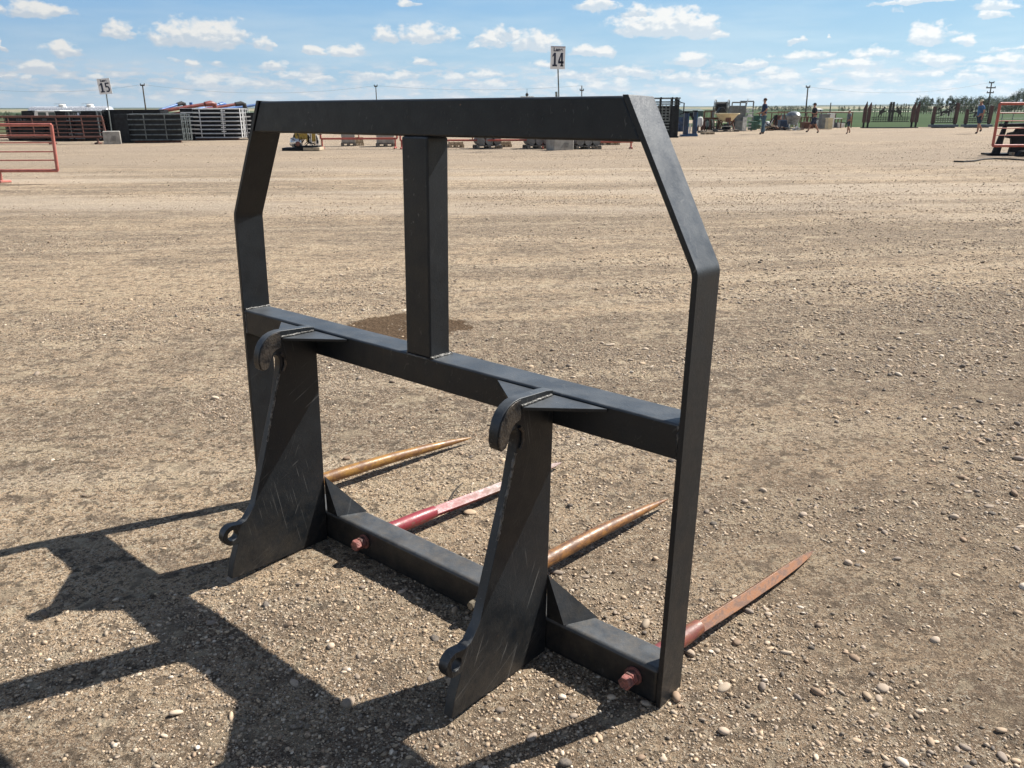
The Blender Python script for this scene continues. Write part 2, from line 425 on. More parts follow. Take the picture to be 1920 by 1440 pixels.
def ground_material():
    mt = bpy.data.materials.new('packed gravel'); mt.use_nodes = True
    nt = NT(mt.node_tree); b = nt.n['Principled BSDF']
    P = nt.node('ShaderNodeNewGeometry').outputs['Position']
    sx = nt.node('ShaderNodeSeparateXYZ'); nt.l.new(P, sx.inputs[0]); Y = sx.outputs[1]; X = sx.outputs[0]
    sand = (.62, .452, .295, 1); grey = (.30, .216, .146, 1); dark = (.09, .064, .043, 1)
    # broad streaks, lying across the view the way graders and tyres leave them
    # arcs of wheel tracks sweeping round a far turning point
    ddx = nt.math('ADD', X, 14.0); ddy = nt.math('SUBTRACT', Y, 95.0)
    rad = nt.math('SQRT', nt.math('ADD', nt.math('MULTIPLY', ddx, ddx), nt.math('MULTIPLY', ddy, ddy)))
    ang = nt.math('ARCTAN2', ddx, ddy)
    pc = nt.node('ShaderNodeCombineXYZ'); nt.l.new(rad, pc.inputs[0]); nt.l.new(nt.math('MULTIPLY', ang, 9.0), pc.inputs[1])
    st = nt.noise(nt.vmul(pc.outputs[0], (.55, 1.0, 1)), 1.0, 8, .62, dist=.3)
    trk = nt.noise(nt.vmul(pc.outputs[0], (3.2, .7, 1)), 1.0, 4, .6)
    st2 = nt.noise(nt.vmul(P, (.9, 2.2, 1)), 1.0, 6, .65, dist=.4)
    mxs = nt.math('ADD', nt.math('MULTIPLY', st, .6), nt.math('MULTIPLY', st2, .4))
    col = nt.mix(nt.mapr(mxs, .43, .56), sand, grey)
    col = nt.mix(nt.mapr(trk, .50, .62, 0, .42), col, (.24, .175, .125, 1)); col = nt.mix(nt.mapr(trk, .48, .36, 0, .6), col, (.66, .52, .37, 1))
    pt_ = nt.noise(nt.vmul(P, (1.7, 3.0, 1)), 1.0, 7, .68, dist=.5)
    col = nt.mix(nt.mapr(pt_, .55, .66, 0, .42), col, (.21, .155, .11, 1)); col = nt.mix(nt.mapr(pt_, .46, .37, 0, .55), col, (.68, .525, .35, 1))
    # grains of several sizes
    for (s, lo, hi, amt, c) in ((260, .53, .63, .85, dark), (210, .56, .66, .75, (.68, .59, .46, 1)), (110, .55, .63, .8, (.09, .07, .05, 1)), (90, .57, .66, .7, (.68, .60, .47, 1)), (46, .56, .63, .75, (.09, .07, .05, 1)), (40, .58, .67, .6, (.66, .56, .42, 1)), (19, .56, .63, .65, (.10, .08, .06, 1)), (15, .59, .68, .5, (.62, .52, .37, 1)), (7, .57, .66, .5, (.14, .11, .085, 1)), (5, .58, .70, .4, (.56, .45, .31, 1))):
        k = nt.math('MULTIPLY', nt.mapr(nt.noise(nt.vadd(P, (s, 2 * s, 0)), s, 2, .55), lo, hi), amt)
        col = nt.mix(k, col, c)
    # pebble speckle that holds at middle distance
    for (s, rr, c, a, mx) in ((26, .16, (.10, .09, .08, 1), .8, 40), (17, .13, (.58, .53, .46, 1), .6, 40), (7, .10, (.10, .09, .08, 1), .6, 90)):
        vo = nt.node('ShaderNodeTexVoronoi'); nt.l.new(nt.vadd(P, (s, 0, 0)), vo.inputs['Vector']); vo.inputs['Scale'].default_value = s
        k = nt.mapr(vo.outputs['Distance'], rr, rr * .6)
        k = nt.math('MULTIPLY', k, nt.mapr(nt.noise(P, s * .21, 3), .44, .60, 0, a))
        k = nt.math('MULTIPLY', k, nt.mapr(Y, 3.5, 7.0, 0, 1))
        col = nt.mix(k, col, c)
    # paler, smoother crust where the lane has been driven (10 to 22 m)
    band = nt.math('MULTIPLY', nt.mapr(Y, 8, 12), nt.mapr(Y, 26, 19))
    band = nt.math('MULTIPLY', band, nt.mapr(nt.noise(nt.vmul(P, (.07, .55, 1)), 1.0, 6, .6), .42, .62, .0, .60))
    col = nt.mix(band, col, (.52, .43, .335, 1))
    # greyer loose gravel windrows further out
    gb = nt.math('MULTIPLY', nt.mapr(Y, 17, 23), nt.mapr(nt.noise(nt.vmul(P, (.06, .22, 1)), 1.0, 5, .6), .38, .6, .40, .85))
    col = nt.mix(gb, col, (.33, .265, .20, 1))
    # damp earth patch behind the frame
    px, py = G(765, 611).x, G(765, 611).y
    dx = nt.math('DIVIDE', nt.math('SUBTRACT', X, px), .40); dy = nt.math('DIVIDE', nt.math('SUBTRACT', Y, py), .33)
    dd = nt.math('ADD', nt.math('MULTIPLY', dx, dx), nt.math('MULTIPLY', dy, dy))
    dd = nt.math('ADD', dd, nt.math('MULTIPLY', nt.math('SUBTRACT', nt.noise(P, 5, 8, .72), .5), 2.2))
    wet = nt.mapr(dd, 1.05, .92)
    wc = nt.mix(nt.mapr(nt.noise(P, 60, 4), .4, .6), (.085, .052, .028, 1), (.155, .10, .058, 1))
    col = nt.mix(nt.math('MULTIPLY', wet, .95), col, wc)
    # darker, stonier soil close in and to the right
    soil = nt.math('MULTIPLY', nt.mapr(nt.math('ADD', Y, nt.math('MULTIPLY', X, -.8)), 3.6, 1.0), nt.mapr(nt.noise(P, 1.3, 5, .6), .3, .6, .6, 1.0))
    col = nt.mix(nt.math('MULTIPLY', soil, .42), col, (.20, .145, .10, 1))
    sp = nt.mapr(nt.noise(nt.vmul(P, (.7, 1.6, 1)), 1.3, 5, .6), .70, .74, 0, .55)
    col = nt.mix(sp, col, (.15, .105, .065, 1))
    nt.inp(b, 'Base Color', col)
    b.inputs['Roughness'].default_value = .95; b.inputs['Specular IOR Level'].default_value = .15
    bn = nt.node('ShaderNodeBump'); bn.inputs['Strength'].default_value = 1.0; bn.inputs['Distance'].default_value = .012
    hgt = nt.math('ADD', nt.noise(P, 170, 5, .7), nt.math('MULTIPLY', nt.noise(P, 45, 5, .65), 1.2))
    nt.l.new(hgt, bn.inputs['Height'])
    b2 = nt.node('ShaderNodeBump'); b2.inputs['Strength'].default_value = .9; b2.inputs['Distance'].default_value = .05
    nt.l.new(nt.math('ADD', nt.noise(P, 11, 6, .7), nt.math('MULTIPLY', nt.noise(nt.vmul(P, (1, 3, 1)), 2.5, 5, .6), 1.0)), b2.inputs['Height'])
    nt.l.new(b2.outputs[0], bn.inputs['Normal'])
    nt.l.new(bn.outputs[0], b.inputs['Normal'])
    return mt
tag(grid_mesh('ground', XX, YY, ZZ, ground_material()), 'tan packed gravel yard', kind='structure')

# pebbles: real stones, thinning with distance, one uncountable mass
def ico(sub):
    bm = bmesh.new(); bmesh.ops.create_icosphere(bm, subdivisions=sub, radius=1)
    v = np.array([q.co[:] for q in bm.verts]); f = np.array([[a.index for a in q.verts] for q in bm.faces]); bm.free()
    return v, f
def stones():
    V = []; F = []; COL = []; off = 0
    pal = np.array([(.50, .42, .33), (.35, .29, .235), (.22, .185, .16), (.46, .355, .25), (.095, .085, .08), (.66, .59, .50), (.29, .205, .145), (.42, .325, .235), (.165, .125, .095)])
    pw = np.array([.14, .16, .14, .17, .08, .05, .10, .11, .05])
    tiers = [(1, 170000, .0032, .0070, 4.6, 1.8), (1, 85000, .0062, .015, 5.8, 2.3), (2, 15000, .012, .030, 6.5, 2.7), (1, 48000, .010, .024, 14, 2.4), (1, 26000, .018, .042, 36, 2.6), (2, 40, .030, .048, 9, 3)]
    for (sub, n, d0, d1, ymax, pw_) in tiers:
        bv, bf = ico(sub)
        # area falls on a fan in front of the camera and to its sides
        y0 = .8 if ymax < 12 else 4.0
        yy = y0 + (ymax - y0) * rng.random(n) ** .72
        xx = (rng.random(n) * 2 - 1) * (.68 * yy + .7)
        dn = fbm(xx * .8, yy * 1.6, 4, 21)
        thin = np.clip(.10 + .30 * (xx + .2), .10, 1.0) if d1 in (.030,) else 1.0
        keep = rng.random(n) < thin * np.clip(.30 + 4.6 * (dn - .47) + .26 * np.clip(xx, -1.2, 3), .05, 1)
        xx, yy = xx[keep], yy[keep]; n = len(xx)
        u = rng.random(n); a = pw_
        dia = (d0 ** (-a) + u * (d1 ** (-a) - d0 ** (-a))) ** (-1 / a)
        nvar = 10
        vid = rng.integers(0, nvar, n)
        zz = height(xx, yy)
        for k in range(nvar):
            sel = np.where(vid == k)[0]
            if not len(sel): continue
            # an irregular pebble shape
            ang = k % 2 == 0
            dirs = rng.normal(size=(7, 3)); dirs /= np.linalg.norm(dirs, axis=1)[:, None]
            amp = rng.uniform(-.32, .30, 7) * (1.5 if ang else .8)
            w = 1 + sum(amp[j] * np.maximum(0, bv @ dirs[j]) ** 2 for j in range(7))
            sh = bv * w[:, None]
            m_ = len(sel)
            ax = rng.uniform(.65, 1.6, m_); fl = rng.uniform(.30, .7, m_)
            S = np.stack([ax, 1 / ax ** .5, fl], -1) * (dia[sel] / 2)[:, None]
            th = rng.random(m_) * 2 * np.pi; ti = rng.normal(0, .22, m_)
            P_ = sh[None] * S[:, None, :]
            ct, st_ = np.cos(ti)[:, None], np.sin(ti)[:, None]
            X1 = P_[..., 0] * ct - P_[..., 2] * st_; Z1 = P_[..., 0] * st_ + P_[..., 2] * ct; Y1 = P_[..., 1]
            c, s_ = np.cos(th)[:, None], np.sin(th)[:, None]
            X2 = X1 * c - Y1 * s_; Y2 = X1 * s_ + Y1 * c
            sink = rng.uniform(-.15 if d1 == .030 else -.05, .5 if d1 == .030 else .75, m_) * fl * dia[sel] / 2
            Q = np.stack([X2 + xx[sel][:, None], Y2 + yy[sel][:, None], Z1 + (zz[sel] + fl * dia[sel] / 2 * .55 - sink)[:, None]], -1)
            V.append(Q.reshape(-1, 3))
            nv = len(bv)
            F.append((bf[None] + (np.arange(m_) * nv)[:, None, None] + off).reshape(-1, 3)); off += m_ * nv
            cc = pal[rng.choice(len(pal), m_, p=pw)] * rng.uniform(.7, 1.35, (m_, 1)) * np.array([1.03, .985, .94])
            if sub == 1: cc = cc * .8 + np.array([.34, .27, .18]) * .2
            COL.append(np.repeat(np.concatenate([cc, np.ones((m_, 1))], 1), nv, 0))
    V = np.concatenate(V); F = np.concatenate(F); COL = np.concatenate(COL)
    me = bpy.data.meshes.new('gravel')
    me.vertices.add(len(V)); me.vertices.foreach_set('co', V.astype(np.float32).ravel())
    me.loops.add(F.size); me.loops.foreach_set('vertex_index', F.astype(np.int32).ravel())
    me.polygons.add(len(F)); me.polygons.foreach_set('loop_start', np.arange(0, F.size, 3, dtype=np.int32)); me.polygons.foreach_set('loop_total', np.full(len(F), 3, np.int32))
    me.polygons.foreach_set('use_smooth', (np.repeat(rng.random(len(F) // 4 + 1), 4)[:len(F)] > .0))
    me.update(calc_edges=True)
    ca = me.color_attributes.new('stone', 'FLOAT_COLOR', 'POINT'); ca.data.foreach_set('color', COL.astype(np.float32).ravel())
    mt = bpy.data.materials.new('pebbles'); mt.use_nodes = True
    nt = NT(mt.node_tree); b = nt.n['Principled BSDF']
    at_ = nt.node('ShaderNodeAttribute', attribute_name='stone')
    P = nt.node('ShaderNodeNewGeometry').outputs['Position']
    c = nt.mix(nt.mapr(nt.noise(P, 260, 4, .7), .35, .7, .0, .45), at_.outputs[0], (.36, .29, .21, 1))
    nt.inp(b, 'Base Color', c); b.inputs['Roughness'].default_value = .8; b.inputs['Specular IOR Level'].default_value = .3
    me.materials.append(mt)
    o = bpy.data.objects.new('gravel', me); C.objects.link(o)
    return tag(o, 'loose grey and tan pebbles scattered over the yard', 'gravel', kind='stuff')
stones()

# ------------------------------------------------------------------ the bale spear
def bale_spear():
    root = empty('bale_spear')
    tag(root, 'black steel bale spear frame with loader hooks and four tines on the gravel', 'bale spear')
    M = Matrix(((.7669, .6415, .0197, -.9229), (-.6418, .7665, .0238, 2.6095), (.0002, -.0309, .9995, .004), (0, 0, 0, 1)))
    rot = M.to_3x3().to_quaternion().to_matrix().to_4x4(); rot.translation = M.translation
    root.matrix_world = rot
    Mi = rot.inverted()
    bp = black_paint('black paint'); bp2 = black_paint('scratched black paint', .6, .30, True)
    weld = mat('weld bead', (.20, .195, .185), .45, .7, .3, 60, .6, 200)
    worn = mat('worn hook steel', (.085, .072, .06), .42, .5, .3, 40, .3, 150, col2=(.02, .02, .022))
    W, D, t = 1.6586, .1004, .0129
    Z = 1.374
    def upright(sx, Hk, a, name):
        # bent flat bar, rounded at the knee; profile in x,z seen along y
        def off(o):
            pts = [(W - o, -.004)]
            k = Vector((W - o, Hk - o * .25)); d1 = Vector((0, 1)); top = Vector((W - a, Z)); kk = Vector((W, Hk)); d2 = (top - kk).normalized()
            r = .012
            for i in range(6):
                u = i / 5; p0 = k - d1 * r; p2 = k + d2 * r
                q = p0 * (1 - u) ** 2 + k * 2 * u * (1 - u) + p2 * u * u
                pts.append((q.x, q.y))
            L = (Z - k.y) / d2.y
            pts.append((k.x + d2.x * L, Z))
            return pts
        o_, i_ = off(0), off(t)
        poly = o_ + i_[::-1]
        if sx < 0: poly = [(W - x, z) for x, z in poly]
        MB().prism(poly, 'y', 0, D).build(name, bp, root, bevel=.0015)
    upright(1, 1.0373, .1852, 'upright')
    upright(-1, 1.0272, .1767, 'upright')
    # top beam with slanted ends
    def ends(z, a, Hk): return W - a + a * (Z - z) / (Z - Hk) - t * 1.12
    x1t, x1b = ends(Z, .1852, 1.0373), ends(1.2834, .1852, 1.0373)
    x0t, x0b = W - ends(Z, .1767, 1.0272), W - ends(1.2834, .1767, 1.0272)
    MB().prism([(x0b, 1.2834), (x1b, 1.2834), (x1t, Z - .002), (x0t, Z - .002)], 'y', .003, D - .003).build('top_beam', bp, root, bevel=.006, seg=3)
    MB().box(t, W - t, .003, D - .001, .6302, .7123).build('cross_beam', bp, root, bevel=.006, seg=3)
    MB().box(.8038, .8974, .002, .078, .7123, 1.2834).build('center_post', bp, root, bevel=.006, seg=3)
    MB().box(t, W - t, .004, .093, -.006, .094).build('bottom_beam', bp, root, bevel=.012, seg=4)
    # weld beads
    def bead(a, b, r=.0035, n=22, parent=root, nm='weld_bead'):
        a, b = Vector(a), Vector(b)
        pts = [a.lerp(b, i / n) + Vector((random.uniform(-1, 1), random.uniform(-1, 1), random.uniform(-1, 1))) * r * .25 for i in range(n + 1)]
        MB().tube(pts, [r * random.uniform(.75, 1.3) for _ in pts], 7).build(nm, weld, parent, smooth=True)
    bead((t + .003, .006, .7135), (t + .003, D - .004, .7135), .0045)
    bead((.899, .004, .7135), (.899, .082, .7135), .0055)
    bead((W - t - .003, .006, .7135), (W - t - .003, D - .006, .7135), .0035)
    bead((.8025, .006, .7135), (.8025, .078, .7135), .0045)
    bead((.805, .001, .7115), (.897, .001, .7115), .0022)
    bead((t + .002, .004, .632), (t + .002, .004, .71), .0028); bead((W - t - .002, .004, .632), (W - t - .002, .004, .71), .0028)
    bead((t + .003, .012, .0955), (t + .003, .085, .0955), .004); bead((W - t - .003, .012, .0955), (W - t - .003, .085, .0955), .004)
    # hook plates
    prof = [(-.002, -.004), (-.12, -.002), (-.355, .004), (-.345, .05), (-.322, .112)]
    lug_c = Vector((-.338, .143)); lr = .032
    for i in range(11):
        a = R(-75 - i * 19.5); prof.append((lug_c.x + lr * math.cos(a), lug_c.y + lr * math.sin(a)))
    prof += [(-.308, .170), (-.290, .176), (-.279, .188), (-.259, .215), (-.241, .268), (-.191, .424), (-.159, .520), (-.136, .618), (-.134, .640), (-.139, .654), (-.148, .660), (-.158, .656), (-.166, .644), (-.170, .632), (-.177, .622), (-.190, .619), (-.201, .626), (-.205, .645), (-.203, .668), (-.196, .689), (-.185, .706), (-.168, .719), (-.150, .726), (-.130, .729), (-.03, .724), (-.006, .720), (-.0005, .712)]
    for (x1, nm) in ((1.3155, 'R'), (.402, 'L')):
        x0 = x1 - .027
        pl = MB()
        # plate as an outline with a round hole through the lug: bridge the hole into the outline
        n = 18; hr = .0165
        hole = [(lug_c.x + hr * math.cos(R(90) - 2 * math.pi * i / n), lug_c.y + hr * math.sin(R(90) - 2 * math.pi * i / n)) for i in range(n)]
        bm = bmesh.new()
        def loopv(pts, x): return [bm.verts.new((x, p[0], p[1])) for p in pts]
        rings = []
        for x in (x0, x1):
            A, B = loopv(prof, x), loopv(hole, x)
            ed = [bm.edges.new((A[i], A[(i + 1) % len(A)])) for i in range(len(A))] + [bm.edges.new((B[i], B[(i + 1) % n])) for i in range(n)]
            bmesh.ops.triangle_fill(bm, edges=ed, use_beauty=True)
            rings.append((A, B))
        for k in (0, 1):
            a_, b_ = rings[0][k], rings[1][k]
            for i in range(len(a_)):
                j = (i + 1) % len(a_); bm.faces.new((a_[i], a_[j], b_[j], b_[i]))
        bmesh.ops.recalc_face_normals(bm, faces=bm.faces)
        me = bpy.data.meshes.new('hook_plate'); bm.to_mesh(me); bm.free(); me.materials.append(bp2)
        ho = bpy.data.objects.new('hook_plate', me); C.objects.link(ho); ho.parent = root
        me.polygons.foreach_set('use_smooth', [True] * len(me.polygons))
        md = ho.modifiers.new('bevel', 'BEVEL'); md.width = .0018; md.segments = 2; md.limit_method = 'ANGLE'; md.angle_limit = R(50); md.harden_normals = True
        # thickened hook cheek, worn bare
        cheek = [(-.128, .7275), (-.150, .7245), (-.168, .7175), (-.184, .7045), (-.195, .687), (-.2015, .667), (-.2035, .646), (-.200, .628), (-.190, .6215), (-.178, .625), (-.172, .636), (-.166, .652), (-.157, .668), (-.143, .676), (-.128, .680)]
        MB().prism(cheek, 'x', x1, x1 + .004).build('hook_cheek', worn, ho, bevel=.0015)
        MB().tube([(x1 + .001, -.127, .607), (x1 + .003, -.118, .625), (x1 + .003, -.119, .648), (x1 + .002, -.130, .662)], .0045, 8).build('hook_weld', worn, ho, smooth=True)
        bead((x1 - .002, -.139, .600), (x1 - .002, -.198, .400), .0032, 34, ho, 'edge_weld')
        bead((x1 + .001, -.125, .7105), (x1 + .001, -.01, .7095), .003, 20, ho)
        # lug boss
        MB().lathe([(.0165, 0), (.031, 0), (.031, .004), (.0165, .004)], (x1, lug_c.x, lug_c.y), 20, 'x').build('lug_boss', bp2, ho, smooth=True) if False else None
        # flat triangular gussets at the top
        for s, L in ((1, .150), (-1, .150)):
            xx_ = x1 + .0005 if s > 0 else x0 - .0005
            tri = [(xx_, -.122), (xx_, -.001), (xx_ + s * L, -.001)]
            MB().prism(tri, 'z', .6985, .7065).build('top_gusset', bp, root, bevel=.001)
        # slanting gussets down to the bottom beam
        for s in (1, -1):
            xx_ = x1 + .0005 if s > 0 else x0 - .0005
            A = Vector((xx_, 0, .222)); B = Vector((xx_ + s * .052, .004, .0935)); Cc = Vector((xx_ + s * .098, .092, .0935)); Dd = Vector((xx_, .004, .0935))
            nrm = (B - A).cross(Cc - A).normalized() * .007
            if nrm.y < 0: nrm = -nrm
            g = MB(); g.add([A, B, Cc, A + nrm, B + nrm, Cc + nrm, Dd, Dd + nrm], [(0, 1, 2), (3, 5, 4), (0, 2, 5, 3), (0, 6, 1), (0, 3, 7, 6), (6, 7, 4, 1), (1, 4, 5, 2), (3, 4, 7)])
            g.build('bottom_gusset', bp, root)
    # tines
    gold = rusty('gilded rust tine', (.42, .235, .07), (.335, .175, .042), (.17, .075, .025), -2, -1, .38)
    brown = rusty('brown rust tine', (.36, .16, .05), (.29, .135, .042), (.13, .058, .024), -2, -1, .42)
    red1 = rusty('red tine', (.25, .028, .038), (.20, .115, .105), (.16, .075, .045), .34, .56, .40)
    red2 = rusty('faded red tine', (.20, .045, .045), (.27, .115, .045), (.13, .058, .028), .16, .32, .42)
    def loc(px, py, z): return Mi @ G(px, py, z)
    specs = [((.098, .085, .052), loc(887, 820, .022), 'round', gold, .0235, .0),
             ((.588, .085, .052), loc(1053, 867, .022), 'square', red1, .0235, .006),
             ((1.082, .085, .052), loc(1254, 935, .03), 'round', brown, .0235, .0),
             ((1.580, .085, .050), loc(1525, 1033, .016), 'square', red2, .0235, .010)]
    pink = mat('faded red nut paint', (.33, .12, .10), .55, 0, .2, 45, .4, 160, col2=(.10, .055, .045))
    for i, (a, b, typ, mm, r, sag) in enumerate(specs):
        a = Vector(a); d = b - a
        if typ == 'round':
            pts = [a + d * u for u in (-.02, .0, .25, .5, .70, .85, .95, .995)]
            for p, u in zip(pts, (-.02, .0, .25, .5, .70, .85, .95, .995)): p.z += .012 * math.sin(math.pi * max(0, min(1, u)))
            MB().tube(pts, [r, r, r * .97, r * .88, r * .74, r * .54, r * .28, r * .06], 18).build('tine', mm, root, smooth=True)
        else:
            t_ = MB(); t_.tube([a + d * u + Vector((0, 0, .010 * u)) for u in (-.02, 0, .18, .245)], [r, r, r * .98, r * .86], 18)
            # square section turned corner-flat with flats ground in
            pts = [a + d * u + Vector((0, 0, .008 * (1 - u) - sag * math.sin(math.pi * u))) for u in (.21, .26, .34, .5, .7, .86, .95, 1.0)]
            t_.tube(pts, [r * .88, r * .92, r * .93, r * .92, r * .88, r * .74, r * .48, r * .08], 4)
            t_.build('tine', mm, root, bevel=.0018)
        # socket nut on the camera side of the beam
        big = i in (1, 3)
        nutm = pink if big else mat('pale nut', (.30, .25, .18), .6, .2, .25, 60)
        rr = .0185 if big else .013
        cx_, cz_ = (a.x, a.z) if big else (a.x, a.z - .004)
        nb = MB(); nb.lathe([(rr * 1.25, 0.004), (rr * 1.25, -.002)], (cx_, 0, cz_), 20, 'y')
        nb2 = nb.lathe([(rr, -.003), (rr, -.019)], (cx_, 0, cz_), 6, 'y').lathe([(rr * .55, -.019), (rr * .55, -.023)], (cx_, 0, cz_), 16, 'y')
        nb2.lathe([(rr * .98, -.022), (rr * 1.0, -.025), (rr * 1.0, -.037), (rr * .9, -.040), (rr * .62, -.040), (rr * .62, -.0385)], (cx_, 0, cz_), 6, 'y')
        nt_ = nb2.build('nut', nutm, root, bevel=.0012)
    return root
bale_spear()

#BACKGROUND

# ------------------------------------------------------------------ the yard behind
FLD = G(1700, 239).y                      # where the gravel ends and the grass begins
red_p = mat('faded red pipe paint', (.42, .10, .075), .5, 0, .15, 9, col2=(.33, .075, .055))
red_g = mat('sun bleached red pipe paint', (.46, .16, .13), .5, 0, .12, 9, col2=(.36, .11, .085))
red_r = mat('rust red pipe paint', (.17, .065, .05), .6, 0, .2, 9, col2=(.10, .05, .04))
blk = mat('black panel paint', (.010, .012, .016), .6, 0, .2, 5, spec=.25)
char = mat('charcoal panel paint', (.018, .022, .026), .6, 0, .2, 5, spec=.3)
tubeg = mat('grey tube rail', (.20, .225, .225), .4, .3, .2, 5)
galv = mat('galvanised tube', (.62, .63, .64), .3, .85, .15, 8)
brite = mat('shining rail', (.80, .80, .80), .35, .3, .05, 8)  # near white, so the glint on the rails is in their colour
conc = mat('cast concrete', (.37, .355, .325), .9, 0, .12, 4, .4, 40)
concd = mat('weathered concrete', (.26, .25, .235), .9, 0, .15, 4, .4, 40)
woodp = mat('pale pallet wood', (.50, .41, .29), .8, 0, .2, 12, col2=(.30, .24, .17))
woodg = mat('grey pallet wood', (.22, .20, .175), .85, 0, .2, 12)
white = mat('white paint', (.78, .78, .75), .4, 0, .06, 3)
steel = mat('bright steel', (.80, .81, .82), .22, .55, .05, 3)
rubber = mat('black rubber', (.02, .02, .02), .8, 0, .2, 10)
greym = mat('machine grey paint', (.20, .215, .21), .5, 0, .15, 4)
blue = mat('blue machine paint', (.035, .12, .27), .45, 0, .15, 5)
dkblue = mat('dark blue paint', (.02, .05, .12), .45, 0, .2, 5)
glass = mat('tinted glass', (.05, .075, .08), .08, 0, .05, 2)
yellow = mat('yellow engine paint', (.42, .28, .04), .4, 0, .2, 20)
cream = mat('cream plastic', (.72, .62, .40), .5, 0, .08, 4)
rustb = mat('rusted steel', (.17, .075, .05), .75, .2, .25, 12, col2=(.09, .045, .035))
greenp = mat('dark green paint', (.03, .11, .075), .5, 0, .2, 4)
orange = mat('auger red paint', (.21, .045, .035), .45, 0, .2, 3)
sblue = mat('auger blue paint', (.045, .15, .42), .45, 0, .2, 3)

def X(px, Y, py=205): return at(px, py, Y).x
def Zp(py, Y, px=960): return at(px, py, Y).z

# -- signs
def letters(root, text, size, x, z, y, m, bold=0.0, sx=1.0, name='lettering'):
    cu = bpy.data.curves.new(name, 'FONT'); cu.body = text; cu.size = size; cu.align_x = 'CENTER'; cu.extrude = .003; cu.offset = bold
    tmp = bpy.data.objects.new('tmp', cu); C.objects.link(tmp)
    dg = bpy.context.evaluated_depsgraph_get(); me = bpy.data.meshes.new_from_object(tmp.evaluated_get(dg))
    bpy.data.objects.remove(tmp)
    me.materials.clear(); me.materials.append(m)
    o = bpy.data.objects.new(name, me); C.objects.link(o); o.parent = root
    o.rotation_euler = (math.pi / 2, 0, 0); o.scale = (sx, 1, 1); o.location = (x, y, z)
    return o
navy = mat('navy vinyl', (.012, .02, .055), .5, 0, .05, 3)
signw = mat('white sign sheet', (.80, .81, .82), .45, 0, .03, 3)
def digit_mesh(ch, w, h):
    """slab-serif numerals like the lane boards, in a w by h box from the origin, as 2D bars"""
    m_ = MB(); s = w * .34
    def b(x0, x1, z0, z1): m_.box(x0 * w, x1 * w, -.002, .002, z0 * h, z1 * h)
    if ch == '1':
        b(.36, .72, .10, 1); b(.12, .96, 0, .13); m_.prism([(.10 * w, .80 * h), (.36 * w, 1.0 * h), (.36 * w, .80 * h), (.10 * w, .66 * h)], 'y', -.0015, .0015)
    if ch == '4':
        b(.52, .84, 0, 1); b(0, 1.0, .22, .38)
        m_.prism([(0, .38 * h), (.30 * w, .38 * h), (.62 * w, h), (.48 * w, h)], 'y', -.0015, .0015); b(.42, .94, 0, .09)
    if ch == '5':
        b(.10, .92, .86, 1); b(.10, .36, .50, .90)
        cx, cz, R_ = .46 * w, .32 * h, .33 * h
        pts_o = [(cx + .50 * w * math.cos(R(a)), cz + R_ * math.sin(R(a))) for a in range(120, -150, -15)]
        pts_i = [(cx + .20 * w * math.cos(R(a)), cz + R_ * .56 * math.sin(R(a))) for a in range(120, -150, -15)]
        for i in range(len(pts_o) - 1): m_.prism([pts_o[i], pts_o[i + 1], pts_i[i + 1], pts_i[i]], 'y', -.0018, .0018)
    return m_
def lane_sign(num, label, base_px, top_px, cxt, w_px, h_px, pole_base_px, blk_w, blk_h, redtop, tilt):
    Y = G(*base_px).y; s = Y / FPX / math.cos(pit) * (math.cos(pit) ** 2) * 1.06
    top = at(top_px[0], top_px[1], Y); pb = at(pole_base_px[0], pole_base_px[1], Y)
    kx = abs(X(1000, Y) - X(999, Y)); kz = abs(at(top_px[0], 200, Y).z - at(top_px[0], 201, Y).z)
    root = empty('lane_sign', (pb.x, Y, 0)); tag(root, label, 'sign')
    w, h = w_px * kx, h_px * kz
    cx = top.x - pb.x; zt = top.z; zb = zt - h
    MB().tube([(0, .03, .3), (cx * 1.0, .03, zb + h * .6)], .024, 10).build('pole', tubeg, root, smooth=True)
    e = empty('face'); 
    bd = MB().box(-w / 2, w / 2, -.0, .012, 0, h).build('board', signw, root, bevel=.002)
    bd.location = (cx, 0, zb); bd.rotation_euler = (0, tilt, 0)
    C.objects.unlink(e); bpy.data.objects.remove(e)
    letters(bd, 'Lane', h * .22, 0, h * .79, -.004, navy, .006, 1.05)
    for i, ch in enumerate(num):
        d = digit_mesh(ch, w * .38, h * .60).build('numeral', navy, bd)
        d.location = (-w * .41 + i * w * .43, -.004, h * .12)
    if redtop:
        MB().box(-w / 2, w / 2, -.0045, -.001, h * .965, h).build('red_stripe', orange, bd)
    # lifting-block of concrete the pole stands in
    bw, bh = blk_w * kx, blk_h * kz
    o = MB(); o.box(-bw / 2, bw / 2, -bw * .35, bw * .35, -.02, bh)
    b_ = o.build('concrete_block', conc, root, bevel=.04, seg=3)
    b_.rotation_euler = (0, 0, R(24) if not redtop else R(28))
    MB().prism([(-bw * .17, bh * .18), (bw * .2, bh * .25), (bw * .22, bh * .62), (0, bh * .66)], 'y', -bw * .35 - .012, -bw * .35 + .005).build('lifting_recess', concd, b_)
    return root
lane_sign('15', 'white Lane 15 sign leaning on its pole in a pale concrete block', (218, 270), (194.5, 147), 0, 24, 29, (208, 244), 30, 25, False, R(-4))
lane_sign('14', 'white Lane 14 sign with red top edge standing tall above the black top beam', (1050, 281), (1046, 87), 0, 27, 41, (1050, 262), 44, 22, True, R(1))

